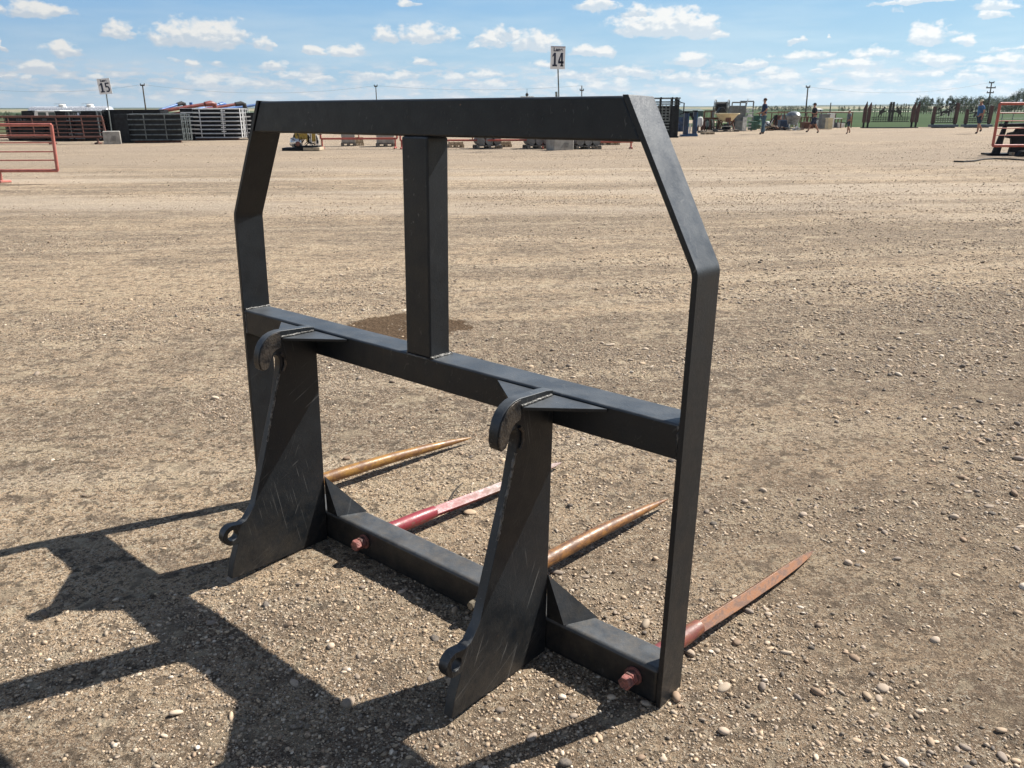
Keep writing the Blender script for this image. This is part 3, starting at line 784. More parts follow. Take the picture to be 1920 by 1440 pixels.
# -- pipe gates
def pipe_gate(name, label, Y, x0, x1, zt, zb, rails, r, ri, m, slant=(0, 0), legs=(), stiles=(), group=None, cat='gate', rz=0):
    root = empty(name, ((x0 + x1) / 2, Y, 0), rz); tag(root, label, cat, group)
    c = (x0 + x1) / 2; a, b = x0 - c, x1 - c
    f = MB(); f.tube([(a + slant[0], 0, zt), (b + slant[1], 0, zt)], r, 10)
    f.tube([(a, 0, zb), (b, 0, zb)], r, 10); f.tube([(a + slant[0], 0, zt), (a, 0, zb)], r, 10); f.tube([(b + slant[1], 0, zt), (b, 0, zb)], r, 10)
    f.build('frame', m, root, smooth=True)
    for z in rails: MB().tube([(a, 0, z), (b, 0, z)], ri, 8).build('rail', m, root, smooth=True)
    for q in stiles: MB().tube([(q - c, 0, zt), (q - c, 0, zb)], ri * 1.4, 8).build('stile', m, root, smooth=True)
    for q in legs:
        l = MB(); l.tube([(q - c, 0, zb), (q - c, 0, .03)], r * .9, 8); l.tube([(q - c, -.28, .03), (q - c, 0, .05), (q - c, .28, .03)], r * .9, 8); l.build('leg', m, root, smooth=True)
    return root
Yg = G(3, 345).y
zz = lambda py, px=60: at(px, py, Yg).z
pipe_gate('pipe_gate', 'nearest faded red pipe gate at the left edge of the yard', Yg, X(-190, Yg, 320), X(108, Yg, 320), zz(234), zz(320), [zz(v) for v in (253.5, 267.5, 284.5, 300.5)],   .031, .013, red_g, (0, X(96, Yg, 234) - X(108, Yg, 320)), legs=(X(3, Yg, 340), X(-170, Yg, 340)))
Y2 = G(180, 270).y
z2_ = lambda py: at(100, py, Y2).z
pipe_gate('pipe_gate', 'long rusty brown pipe gate between the tyres and the Lane 15 sign', Y2, X(-60, Y2), X(200, Y2, 257), z2_(218.5), z2_(257), [z2_(v) for v in (227.5, 234.5, 242, 249)], .042, .018, red_r, (0, -.08), legs=(X(88, Y2), X(174, Y2), X(-40, Y2)), stiles=[X(v, Y2) for v in (11, 56, 101, 149)])
Yr = G(1860, 262).y * .62
Yr = G(1900, 292).y
zr = lambda py: at(1890, py, Yr).z
pipe_gate('pipe_gate', 'red pipe gate at the right edge in front of the black attachment', Yr - .6, X(1862, Yr - .6, 270), X(2010, Yr - .6, 270), zr(194.5), zr(271.5), [zr(v) for v in (211.5, 226, 239.5, 252.5)], .040, .014, red_p, (X(1875, Yr, 195) - X(1862, Yr, 270), 0), legs=(X(1960, Yr),), stiles=())
# low red hurdle panels in front of the pallets, seen under the top beam
hur = None
for i, (a, b, yb) in enumerate(((597, 742, 260), (748, 1022, 263), (1030, 1190, 266))):
    Yh = G((a + b) / 2, 279).y
    lab = ('red pipe hurdle beside the yellow engine', 'red pipe hurdle framed by the center post', 'red pipe hurdle beside the Lane 14 block')[i]
    za = lambda py: at((a + b) / 2, py, Yh).z
    pipe_gate('hurdle', lab, Yh, X(a, Yh), X(b, Yh), za(212), za(yb), [za(v) for v in (224, 236, 248)], .035, .015, red_p, legs=[X(v, Yh) for v in (a + 2, b - 4)], stiles=[X((a + b) / 2, Yh)], group='red hurdles beyond the frame', cat='hurdle')

# -- bundles of corral panels
def panel_bundle(label, x0, x1, Y, zt, n, depth, m, rails=6, dark=blk, ends=(), gl=None, cat='corral panels', rz=0, zb=.12, back=None):
    """stack of n upright livestock panels standing one behind another"""
    root = empty('panel_bundle', ((x0 + x1) / 2, Y, gz((x0 + x1) / 2, Y)), rz); tag(root, label, cat, 'bundles of corral panels')
    w = (x1 - x0); h = zt - gz((x0 + x1) / 2, Y)
    fr = MB()
    fr.tube([(-w/2, 0, zb), (-w/2, 0, h), (w/2, 0, h), (w/2, 0, zb)], .022, 8)
    for k in range(rails): fr.tube([(-w/2, 0, zb + (h - zb) * k / rails), (w/2, 0, zb + (h - zb) * k / rails)], .028, 6)
    for q in (-.18, .2): fr.box(w * q - .02, w * q + .02, -.012, .012, zb, h)
    p = fr.build('panel', m, root, smooth=True)
    for i in range(1, n):
        c = p.copy(); c.location = (random.uniform(-.10, .10), i * depth / n, random.uniform(-.04, .015)); C.objects.link(c); c.parent = root
        c.data = p.data
    for (q0, q1, hz) in ends:
        MB().box(q0 - (x0 + x1) / 2, q1 - (x0 + x1) / 2, -.03, depth * .8, .02, hz if hz else h + .02).build('sheeted_panel', dark, root, bevel=.01)
    # odd panels standing proud or sunk, so the top line steps up and down
    for i in range(7):
        q = random.uniform(-w * .46, w * .40); ww = random.uniform(.10, .28) * w * .5; hh = h + random.uniform(-.22, .035)
        MB().box(q, min(w/2, q + ww), .10 + i * .12, .13 + i * .12, zb, hh if not back else min(hh, back + random.uniform(0, .12))).build('loose_sheet', dark if i % 2 else char, root)
    if m.name == 'shining rail':  # pale strips added as painted glints on the rails, not separate parts
        for k in range(1, rails):
            z = zb + (h - zb) * k / rails
            MB().box(-w * .49, -w * random.uniform(.18, .22), -.045, -.02, z - .005, z + .045).build('rail_glint', m, root)
            q = w * random.uniform(.16, .19); MB().box(q, q + w * .07, -.03, .02, z + .07, z + .12).build('gap_glint', m, root)
    # added dark sheet behind the rails, for the black depth of stacked panels
    MB().box(-w/2 + .05, w/2 - .05, .06, .09, zb + .03, back if back else h - .03).build('dark_backing', dark, root)
    # skid under
    MB().box(-w * .42, w * .42, .1, .25, 0, .10).build('skid', rustb, root)
    return root
Yb = G(360, 263).y
def px(v, Y=None): return X(v, Y or Yb, 235)
panel_bundle('tall black panel bundle with shining rails, nearest the bale spear', px(341), px(452), Yb, at(400, 204, Yb).z, 12, 1.3, brite, 7, blk, ends=[(px(341), px(364), None)])
panel_bundle('short black panel bundle with white glints touching the top beam', px(450), px(486), Yb + .9, at(465, 212, Yb + .9).z, 10, 1.1, brite, 6, blk, ends=[(px(452), px(484), None)])
Yc = G(240, 268).y
panel_bundle('wide charcoal panel bundle right of the Lane 15 block', px(238, Yc), px(341, Yc), Yc, at(290, 214.5, Yc).z, 10, 1.4, tubeg, 5, char, ends=[(px(217, Yc), px(241, Yc), None)])
Yd = Yc + 3.2
panel_bundle('black sheeted bundle behind the wide charcoal bundle', px(196, Yd), px(304, Yd), Yd, at(250, 206.5, Yd).z, 8, 1.2, blk, 6, blk, ends=[(px(212, Yd), px(252, Yd), None), (px(270, Yd), px(303, Yd), None), (px(232, Yd), px(290, Yd), at(250, 216, Yd).z)])
panel_bundle('black panel bundle behind the rusty gate, right half', px(120, Yd), px(197, Yd), Yd - .6, at(160, 209, Yd).z, 8, 1.3, tubeg, 6, blk, ends=[(px(121, Yd), px(139, Yd), None), (px(146, Yd), px(150, Yd), at(160, 216, Yd).z), (px(168, Yd), px(195, Yd), None), (px(103, Yd), px(123, Yd), at(160, 220, Yd).z)], back=at(160, 217, Yd).z)
panel_bundle('black panel bundle behind the rusty gate, below the pickup truck', px(10, Yd), px(102, Yd), Yd, at(50, 221, Yd).z, 8, 1.2, blk, 6, blk, ends=[(px(12, Yd), px(33, Yd), None), (px(60, Yd), px(82, Yd), None), (px(28, Yd), px(60, Yd), at(50, 226, Yd).z)], back=at(50, 226, Yd).z)
# tyres lying in piles at the left edge
def tyre(r, w):
    o = MB(); pr = [(r * .55, -w/2), (r * .9, -w/2), (r, -w * .3), (r, w * .3), (r * .9, w/2), (r * .55, w/2), (r * .5, w * .3), (r * .5, -w * .3), (r * .55, -w/2)]
    base = len(o.v); n = 24
    for (a, h) in pr:
        for k in range(n): o.v.append(Vector((a * math.cos(2 * math.pi * k / n), a * math.sin(2 * math.pi * k / n), h + w / 2)))
    for i in range(len(pr) - 1):
        for k in range(n): o.f.append((base + i*n + k, base + i*n + (k+1) % n, base + (i+1)*n + (k+1) % n, base + (i+1)*n + k))
    return o
ty = tyre(.52, .30).build('tyre', rubber, None, smooth=True)
Yt = G(20, 262).y
tyl = ['black tyre at the foot of its pile left of the rusty gate', 'second black tyre up in the pile left of the rusty gate', 'topmost black tyre of the pile left of the rusty gate', 'black tyre on the ground below the pickup', 'black tyre lying on another below the pickup']
for i, (q, k) in enumerate(((18, 0), (18, 1), (18, 2), (44, 0), (44, 1))):
    t_ = ty if i == 0 else ty.copy()
    if i: C.objects.link(t_)
    t_.location = (X(q, Yt) + random.uniform(-.05, .05), Yt + .5, .30 * k); t_.rotation_euler = (0, 0, i)
    tag(t_, tyl[i], 'tyre', 'tyres piled at the left')

# -- pickup truck and tanker trailer far left
def wheel(r, w):
    o = MB(); o.lathe([(r*.6, -w/2), (r*.93, -w/2), (r, -w*.3), (r, w*.3), (r*.93, w/2), (r*.6, w/2)], (0, 0, 0), 20, 'y'); return o
def truck():
    Y = 66; g = gz(X(85, Y), Y)
    root = empty('pickup_truck', (X(85, Y), Y, g)); tag(root, 'white pickup truck with a black rear canopy behind the panel bundles', 'pickup')
    L = 5.6; x0 = X(49, Y) - X(85, Y); k = 1.0
    top = at(85, 207, Y).z - g
    zr = top
    b = MB(); b.prism([(x0, .55), (x0 + L, .55), (x0 + L, 1.12 * zr / 1.95), (x0 + 3.95, 1.22 * zr / 1.95), (x0 + 3.1, zr), (x0 + 1.15, zr), (x0 + .95, 1.25 * zr / 1.95), (x0, 1.25 * zr / 1.95)], 'y', -.95, .95)
    b.build('body', white, root, bevel=.06, seg=3)
    MB().prism([(x0 + .02, 1.20 * zr / 1.95), (x0 + .10, zr * .985), (x0 + 1.0, zr * 1.0), (x0 + 1.06, 1.20 * zr / 1.95)], 'y', -.93, .93).build('canopy', blk, root, bevel=.05)
    for (a, c, d, e) in ((1.35, 2.05, 1.40, 2.0), (2.2, 3.55, 2.2, 2.95)):
        MB().prism([(x0 + a, 1.30 * zr / 1.95), (x0 + c, 1.30 * zr / 1.95), (x0 + e, zr * .94), (x0 + d, zr * .94)], 'y', -.965, -.94).build('window', glass, root)
    for q in (1.0, 4.5):
        for y in (-.88, .88):
            w_ = wheel(.42, .28).build('wheel', rubber, root, smooth=True); w_.location = (x0 + q, y, .42)
            h_ = MB().lathe([(.24, -.13), (.24, .13)], (0, 0, 0), 16, 'y').build('rim', steel, w_, smooth=True)
    MB().box(x0 + L - .03, x0 + L + .04, -.85, .85, .5, .7).build('bumper', steel, root, bevel=.02)
truck()
def tanker():
    Y = 80; x0, x1 = X(60, Y), X(207, Y); g = gz((x0 + x1) / 2, Y)
    root = empty('tanker_trailer', ((x0 + x1) / 2, Y, g)); tag(root, 'long polished silver tanker trailer behind the white pickup', 'tanker trailer')
    zt = at(130, 199, Y).z - g; r = 1.05; h = (x1 - x0) / 2; zc = zt - r
    MB().lathe([(r * .30, -h - .25), (r * .75, -h - .17), (r * .97, -h), (r, -h + .2), (r, h - .2), (r * .97, h), (r * .75, h + .17), (r * .3, h + .25)], (0, 0, zc), 36, 'x').build('tank', steel, root, smooth=True)
    for q in (118, 170):
        c = X(q, Y) - (x0 + x1) / 2
        hh = MB().lathe([(.32, 0), (.32, .14), (.22, .22)], (c, 0, zt - .03), 16).build('hatch', white, root, smooth=True)
        MB().tube([(c - .6, -.3, zt - .05), (c - .6, -.3, zt + .2), (c + .5, -.3, zt + .2), (c + .5, -.3, zt - .05)], .02, 6).build('guard_rail', galv, root, smooth=True)
    MB().box(-h, h, -.5, .5, zc - r - .15, zc - r + .05).build('chassis', blk, root)
    for q in (-h + .8, h - 2.2, h - 1.1):
        for y in (-1.0, 1.0):
            w_ = wheel(.5, .5).build('wheel', rubber, root, smooth=True); w_.location = (q, y, .5)
            MB().lathe([(.27, -.255), (.27, .255)], (0, 0, 0), 16, 'y').build('rim', steel, w_, smooth=True)
    MB().box(-h + .3, -h + .45, -.6, .6, .1, zc - r).build('landing_leg', blk, root)
tanker()

# -- grain augers: heads up over the panels
def auger(label, p0, p1, m, Y, spout=1, r=.16):
    a = at(p0[0], p0[1], Y); b = at(p1[0], p1[1], Y + 1.5)
    root = empty('grain_auger', (b.x, b.y, gz(b.x, b.y))); tag(root, label, 'auger', 'augers behind the panel bundles')
    o = root.location
    a, b = a - o, b - o
    d = (b - a).normalized(); L = a.z / max(.05, d.z); base = a - d * min(L * .92, 9.0)
    MB().tube([base, b], r, 12).build('tube', m, root, smooth=True)
    MB().tube([b - d * .2, b + d * .25, b + d * .5 + Vector((0, 0, -.10)), b + d * .62 + Vector((0, 0, -.6))], [r * 1.5, r * 1.7, r * 1.6, r * 1.3], 12).build('spout', m if spout else rubber, root, smooth=True)
    MB().tube([base + Vector((0, 0, .3)), base - d * .8], [r * 1.6, r * 2.2], 10).build('hopper', m, root, smooth=True)
    mid = base.lerp(b, .55)
    lg = MB()
    for y in (-.9, .9):
        lg.tube([mid, (mid.x - .3, mid.y + y, .35)], .04, 6); lg.tube([mid + d * 1.4, (mid.x - .3, mid.y + y, .35)], .04, 6)
    lg.build('undercarriage', m, root, smooth=True)
    for y in (-1, 1):
        w_ = wheel(.35, .2).build('wheel', rubber, root, smooth=True); w_.location = (mid.x - .3, mid.y + y, .35)
auger('blue grain auger, leftmost of the auger heads over the panels', (305, 205), (336, 195), sblue, 62, 0, .09)
auger('dark red grain auger with a fat round head beside the blue stub', (330, 204), (389, 195), orange, 58, 1, .115)
auger('blue grain auger between the two red augers', (385, 202), (414, 196), sblue, 66, 1, .10)
auger('light red grain auger with a black spout', (395, 203), (446, 195), orange, 60, 0, .10)
auger('blue grain auger nearest the black frame', (440, 202), (486, 196), sblue, 64, 1, .10)
def auger_stub():
    Y = 60; p = at(359, 192, Y); g = gz(p.x, Y)
    root = empty('blue_post', (p.x, Y, g)); tag(root, 'upright blue steel stub poking up between red and blue augers', 'post')
    MB().bar((0, 0, 0), (-.05, 0, p.z - g), .18, .14, up=(0, 1, 0)).build('upright', sblue, root)
    MB().box(-.4, .4, -.4, .4, 0, .04).build('base_plate', sblue, root)
auger_stub()

# -- utility poles and wires
polew = mat('weathered pole wood', (.13, .105, .085), .9, 0, .2, 3)
tops = []
def utility_pole(label, pb, pt, Y, r, arms=()):
    b = at(pb[0], pb[1], Y); t_ = at(pt[0], pt[1], Y); g = gz(b.x, Y) - .1
    d = (t_ - b) / (t_.z - b.z); base = b + d * (g - b.z)
    root = empty('utility_pole', base); tag(root, label, 'utility pole')
    T = t_ - base
    MB().tube([(0, 0, 0), T], [r * 1.15, r * .8], 10).build('pole', polew, root, smooth=True)
    for (f, w) in arms:
        c = T * f
        MB().bar(c - Vector((w, 0, 0)), c + Vector((w, 0, 0)), .16, .18).build('crossarm', polew, root)
        ins = MB()
        for q in (-.9, .9): ins.lathe([(.05, 0), (.07, .08), (.04, .18)], c + Vector((w * q, 0, .08)), 8)
        ins.build('insulator', glass, root, smooth=True)
    tops.append(t_)
utility_pole('leaning wooden utility pole right of the Lane 15 sign', (273.5, 206), (267, 158.5), 120, .10, ((.985, .3),))
utility_pole('slim wooden pole rising behind the middle of the top beam', (707, 206), (704.5, 160.5), 130, .08, ((.985, .25),))
utility_pole('wooden pole with a transformer bracket right of the Lane 14 sign', (1090.5, 206), (1091, 160.5), 130, .09, ((.86, .3),))
utility_pole('leaning wooden utility pole between the men and the trailer yard', (1510.5, 213), (1515, 162.5), 120, .10, ((.985, .28),))
utility_pole('small distant pole above the lumber tables', (1556, 212), (1558, 192.5), 170, .12)
utility_pole('tall wooden utility pole with three crossarms above the right hand gates', (1852, 206), (1859.5, 154), 140, .11, ((.985, .4), (.84, .75), (.70, .55)))
def wire(a, b, sag, label):
    pts = [a.lerp(b, i / 24) - Vector((0, 0, sag * 4 * (i / 24) * (1 - i / 24))) for i in range(25)]
    tag(MB().tube(pts, .009, 4).build('power_line', polew), label, 'power line')
far_l = at(-160, 150, 112)
wire(far_l, tops[0], 1.2, 'thin power line running off left from the leaning pole')
wire(tops[0], tops[1], 1.1, 'thin power line spanning the sky above the auger heads')
wire(tops[1], tops[2], .6, 'thin power line passing behind the Lane 14 sign')
wire(tops[3], tops[5], 1.2, 'thin power line above the ornamental gates')
bs = empty('steel_post', at(1047, 250, 50) * 1.0); bs.location.z = 0
tag(bs, 'short dark post leaning left beside the Lane 14 pole', 'post')
q1 = at(1043, 172, 50) - bs.location
MB().tube([(0, 0, 0), q1], .07, 8).build('shaft', tubeg, bs, smooth=True)
MB().box(-.3, .3, -.3, .3, 0, .05).build('foot_plate', tubeg, bs)
# white box van body behind the top beam
Yv = 70; rv = empty('box_trailer', (X(988.5, Yv), Yv, 0)); tag(rv, 'white box trailer roof showing above the top beam', 'trailer')
hw = (X(1001, Yv) - X(975.5, Yv)) / 2; zt = at(988, 181, Yv).z
MB().box(-hw, hw, 0, 4.5, .55, zt).build('box', white, rv, bevel=.04)
MB().box(-hw, hw, 0, .02, zt - .12, zt + .02).build('roof_trim', steel, rv)
MB().lathe([(.05, 0), (.13, .12), (.12, .22), (.04, .3), (.015, .35), (.015, .62)], (0, 1, zt), 10).build('roof_vent', rubber, rv, smooth=True)
for q in (-.6, .6):
    for y in (1.4, 3.2):
        w_ = wheel(.36, .25).build('wheel', rubber, rv, smooth=True); w_.location = (q * hw * 1.6, y, .36)

# -- engine on a pallet, framed under the top beam
def engine():
    p = G(565, 283); root = empty('engine_unit', (p.x, p.y + .4, 0)); tag(root, 'yellow and black engine unit strapped on a dark skid under the top beam', 'engine')
    k = X(600, p.y, 283) - X(599, p.y, 283); s = k
    MB().box(-37 * s, 3 * s, -.35, .35, 0, .10).build('skid_base', blk, root, bevel=.01)
    MB().box(3 * s, 34 * s, -.36, .34, .01, .11).build('pallet', woodp, root, bevel=.01)
    MB().box(-14 * s, 30 * s, -.28, .3, .10, .16).build('subframe', blk, root, bevel=.01)
    MB().box(-13 * s, 14 * s, -.2, .25, .38, .62).build('fuel_tank', yellow, root, bevel=.03)
    MB().box(8 * s, 26 * s, -.22, .2, .30, .64).build('cylinder_head', yellow, root, bevel=.04)
    MB().lathe([(.10, -.2), (.16, -.15), (.16, .1), (.1, .2)], (-12 * s, -.1, .28), 16, 'x').build('pump_body', steel, root, smooth=True)
    MB().lathe([(.03, -.1), (.08, -.08), (.08, 0), (.05, .03)], (-6 * s, -.3, .24), 16, 'y').build('flywheel', red_r, root, smooth=True)
    h = MB()
    for i in range(30):
        a = Vector((random.uniform(-16, 28) * s, random.uniform(-.3, 0), random.uniform(.16, .6)))
        h.tube([a, a + Vector((random.uniform(-.12, .12), -.04, random.uniform(-.12, .12))), a + Vector((random.uniform(-.2, .2), 0, random.uniform(-.2, .05)))], .013, 6)
    h.build('hoses', rubber, root, smooth=True)
    MB().tube([(-24 * s, -.1, .20), (-18 * s, -.1, .25), (-16 * s, 0, .5), (-12 * s, .1, .62)], .045, 8).build('exhaust', rubber, root, smooth=True)
    c = MB()
    for i in range(8):
        x = random.uniform(6, 30) * s; c.box(x, x + .05, -.26, -.18, random.uniform(.18, .3), random.uniform(.35, .6))
    c.build('cooling_fins', steel, root)
engine()

# -- pallets and concrete weights seen under the beam
def pallet(root, w, d, z, m, name='pallet'):
    o = MB()
    for i in range(7): o.box(-w/2 + i * w / 7 + .01, -w/2 + (i + 1) * w / 7 - .01, -d/2, d/2, z + .10, z + .125)
    for y in (-d/2, -.04, d/2 - .08): o.box(-w/2, w/2, y, y + .08, z + .085, z + .10); 
    for y in (-d/2, -.04, d/2 - .08):
        for x in (-w/2, -.05, w/2 - .1): o.box(x, x + .1, y, y + .08, z + .015, z + .085)
        o.box(-w/2, w/2, y, y + .08, z, z + .015)
    return o.build(name, m, root)
def weight_stack(label, a, b, py, h, kind, rz=.25):
    Y = G((a + b) / 2, py).y; x0, x1 = X(a, Y, py), X(b, Y, py); w = x1 - x0
    root = empty('loaded_pallet', ((x0 + x1) / 2, Y + w * .4, 0), rz); tag(root, label, 'pallet load', 'pallet loads beyond the hurdles')
    pallet(root, w, w * .85, 0, woodp if kind == 2 else woodg)
    m_ = concd if kind != 1 else conc
    n = 3
    for i in range(n):
        if kind == 0:
            MB().lathe([(w * .15, -w * .38), (w * .15, w * .38)], (-w * .32 + i * w * .32, 0, .125 + w * .15), 20, 'y').build('roll', m_, root, smooth=True)
            MB().lathe([(w * .15, -w * .38), (w * .15, w * .38)], (-w * .32 + i * w * .32, 0, .125 + w * .45), 20, 'y').build('roll', m_, root, smooth=True)
        elif kind == 1:
            MB().box(-w * .45, w * .45, -w * .38, w * .38, .125 + i * h / n + .005, .125 + (i + 1) * h / n - .005).build('slab', m_, root, bevel=.012)
        else:
            MB().box(-w * .46 + i * w * .31, -w * .46 + (i + .93) * w * .31, -w * .4, w * .36, .127, .125 + h * .3).build('plank_stack', woodp, root, bevel=.008)
for a in (('pallet of grey concrete slabs behind the first red hurdle', 638, 665, 274, .62, 1), ('pallet of pale lumber right of the grey slabs', 663, 681, 273, .7, 2),
          ('pallet of dark grey slabs left of the center post', 704, 738, 275, .62, 1), ('low pallet of lumber just right of the center post', 840, 868, 277, .3, 2),
          ('pallet of grey rolls under the middle of the top beam', 889, 938, 279, .5, 0), ('pallet of planks right of the grey rolls', 936, 958, 276, .3, 2), ('pallet of grey rolls left of the Lane 14 block', 984, 1030, 279, .5, 0), ('pallet of grey rolls right of the Lane 14 block', 1074, 1124, 280, .5, 0), ('far pallet of pale planks at the right end of the top beam', 1128, 1160, 272, .3, 2)):
    weight_stack(*a)

# -- squeeze chute, blue lift, tanks, reel, spreader, cabinets
def chute():
    Y = G(1258, 258).y; c = X(1250, Y); root = empty('squeeze_chute', (c, Y + .4, 0), R(-8)); tag(root, 'tall dark green cattle squeeze chute with barred sides', 'squeeze chute')
    P_ = lambda a: X(a, Y) - c
    Zc = lambda py: at(1250, py, Y).z
    x0, x1 = P_(1224), P_(1277)
    H = Zc(182)
    f = MB()
    for x in (x0, P_(1241), P_(1262), P_(1270), P_(1274)):
        for y in (-.3, .9): f.box(x - .035, x + .035, y - .04, y + .04, 0, H if x < P_(1272) else H * .95)
    f.build('posts', char, root, bevel=.005)
    r = MB()
    for y in (-.3, .9):
        for z in (H - .05, Zc(191), Zc(195)): r.box(x0, x1, y - .03, y + .03, z - .03, z + .03)
    r.box(x0 - .03, x0 + .03, -.3, .9, H - .08, H - .02); r.box(x0 - .03, x0 + .03, -.3, .9, Zc(191) - .03, Zc(191) + .03); r.box(x0 - .03, x0 + .03, -.3, .9, Zc(195) - .03, Zc(195) + .03)
    r.build('top_rails', tubeg, root)
    g = MB()
    for i in range(9): g.box(x0 + .1, P_(1259), -.33, -.29, Zc(199 + i * 5.5) - .03, Zc(199 + i * 5.5) + .025)
    g.build('side_bars', tubeg, root)
    v = MB()
    for i in range(5): v.box(x0 + .15 + i * .18, x0 + .2 + i * .18, -.30, -.26, Zc(225), Zc(197))
    v.build('drop_bars', tubeg, root)
    MB().box(P_(1262), P_(1274), -.34, .92, .05, Zc(198)).build('head_gate', char, root, bevel=.01)
    MB().box(x0, P_(1262), .86, .92, .05, Zc(200)).build('side_sheet', blk, root)
    MB().tube([(x0 - .9, -.3, H - .03), (x0 - .2, -.3, H - .06), (x0, -.3, H - .04)], [.05, .035, .06], 8).build('lever', blk, root, smooth=True)
    MB().tube([(x1, -.3, H - .25), (x1 + .18, -.3, H - .28), (x1 + .18, -.3, H - .75), (x1, -.3, H - .8)], .03, 8).build('handle', blk, root, smooth=True)
    MB().box(x0, x1, -.4, 1.0, 0, .06).build('floor_frame', blk, root)
chute()
def blue_lift():
    Y = G(1296, 256).y; c = X(1297, Y); root = empty('vehicle_lift', (c, Y + .3, 0)); tag(root, 'blue two post steel lift standing right of the cattle chute', 'lift')
    P_ = lambda a: X(a, Y) - c; Zc = lambda py: at(1297, py, Y).z
    for a, b, t_ in ((1286, 1293, 209), (1303.5, 1309, 207)):
        MB().box(P_(a), P_(b), -.1, .15, 0, Zc(t_)).build('column', dkblue, root, bevel=.01)
        MB().box(P_(a) - .03, P_(b) + .03, -.13, .18, Zc(t_ + 2.5), Zc(t_)).build('cap', blk, root)
        MB().box(P_(b), P_(b) + .05, -.12, 0, .05, Zc(t_ + 4)).build('slide_rail', blue, root)
        MB().box(P_(a) - .12, P_(b) + .1, -.2, .3, 0, .09).build('foot', blue, root, bevel=.01)
    MB().box(P_(1292), P_(1312), -.18, .05, .02, .14).build('crossmember', blue, root, bevel=.01)
    MB().bar((P_(1296), 0, Zc(212)), (P_(1304), 0, Zc(224)), .1, .1).build('arm', blk, root)
    MB().bar((P_(1298), 0, .1), (P_(1299), 0, Zc(232)), .07, .07).build('arm', galv, root)
blue_lift()
def tank_on_stand(label, pa, pb, pt, py, m):
    Y = G((pa + pb) / 2, py).y; c = X((pa + pb) / 2, Y); w = X(pb, Y) - X(pa, Y); zt = at(pa, pt, Y).z
    root = empty('poly_tank', (c, Y + w / 2, 0)); tag(root, label, 'tank')
    r = w / 2; h = zt - .25
    MB().lathe([(r * .2, .25), (r * .9, .27), (r, .25 + h * .12), (r, .25 + h * .75), (r * .8, .25 + h * .92), (r * .25, zt), (r * .25, zt + .03)], (0, 0, 0), 20).build('shell', m, root, smooth=True)
    st = MB()
    for q in (-1, 1):
        for y in (-1, 1): st.box(q * r * .7 - .03, q * r * .7 + .03, y * r * .7 - .03, y * r * .7 + .03, 0, .35)
    st.build('stand', rustb, root)
tank_on_stand('white plastic tank right of the blue lift', 1310, 1321, 219, 246, white)
tank_on_stand('dark round drum behind the blue lift', 1282, 1290, 216, 243, char)
def flat_pallet(label, pa, pb, py, m, n=1, rz=.3):
    Y = G((pa + pb) / 2, py).y; w = X(pb, Y) - X(pa, Y); root = empty('pallet', (X((pa + pb) / 2, Y, py), Y + w * .4, 0), rz); tag(root, label, 'pallet')
    for i in range(n): pallet(root, w, w * .8, i * .128, m, 'pallet_deck')
    return root
flat_pallet('empty pale wooden pallet between the blue lift and the spreader', 1318, 1339, 252, woodp)
flat_pallet('grey wooden pallet beside the base of the blue lift', 1311, 1325, 249, woodg)
def reel():
    Y = 55; c = X(1353, Y); root = empty('hose_reel', (c, Y, 0)); tag(root, 'large hose reel wound with black hose on a round frame', 'hose reel')
    Zc = lambda py: at(1353, py, Y).z; zc = Zc(200); R_ = Zc(187) - zc; w = (X(1367, Y) - X(1343, Y)) / 2
    MB().lathe([(R_ * .3, -w * .8)] + [(R_ * (.68 + .05 * (i % 2)), -w * .8 + w * 1.6 * i / 20) for i in range(21)] + [(R_ * .3, w * .8)], (0, 0, zc), 28, 'x').build('hose', rubber, root, smooth=True)
    for s in (-1, 1):
        pts = [(s * w, R_ * math.cos(2 * math.pi * i / 28), zc + R_ * math.sin(2 * math.pi * i / 28)) for i in range(29)]
        ring = MB().tube(pts, .03, 6)
        for i in range(6): ring.tube([(s * w, 0, zc), (s * w, R_ * math.cos(math.pi * i / 3), zc + R_ * math.sin(math.pi * i / 3))], .02, 6)
        ro = ring.build('flange', greym, root, smooth=True); ro.rotation_euler = (0, 0, R(0))
    root.rotation_euler = (0, 0, R(-24))
    fr = MB()
    for s in (-1, 1):
        fr.bar((s * (w + .1), -R_, .1), (s * (w + .1), 0, zc), .08); fr.bar((s * (w + .1), R_, .1), (s * (w + .1), 0, zc), .08)
        fr.bar((s * (w + .1), -R_, .06), (s * (w + .1), R_, .06), .1)
    fr.bar((-w, -R_, .06), (w, -R_, .06), .1); fr.bar((-w, R_, .06), (w, R_, .06), .1)
    fr.build('stand', greym, root)
reel()
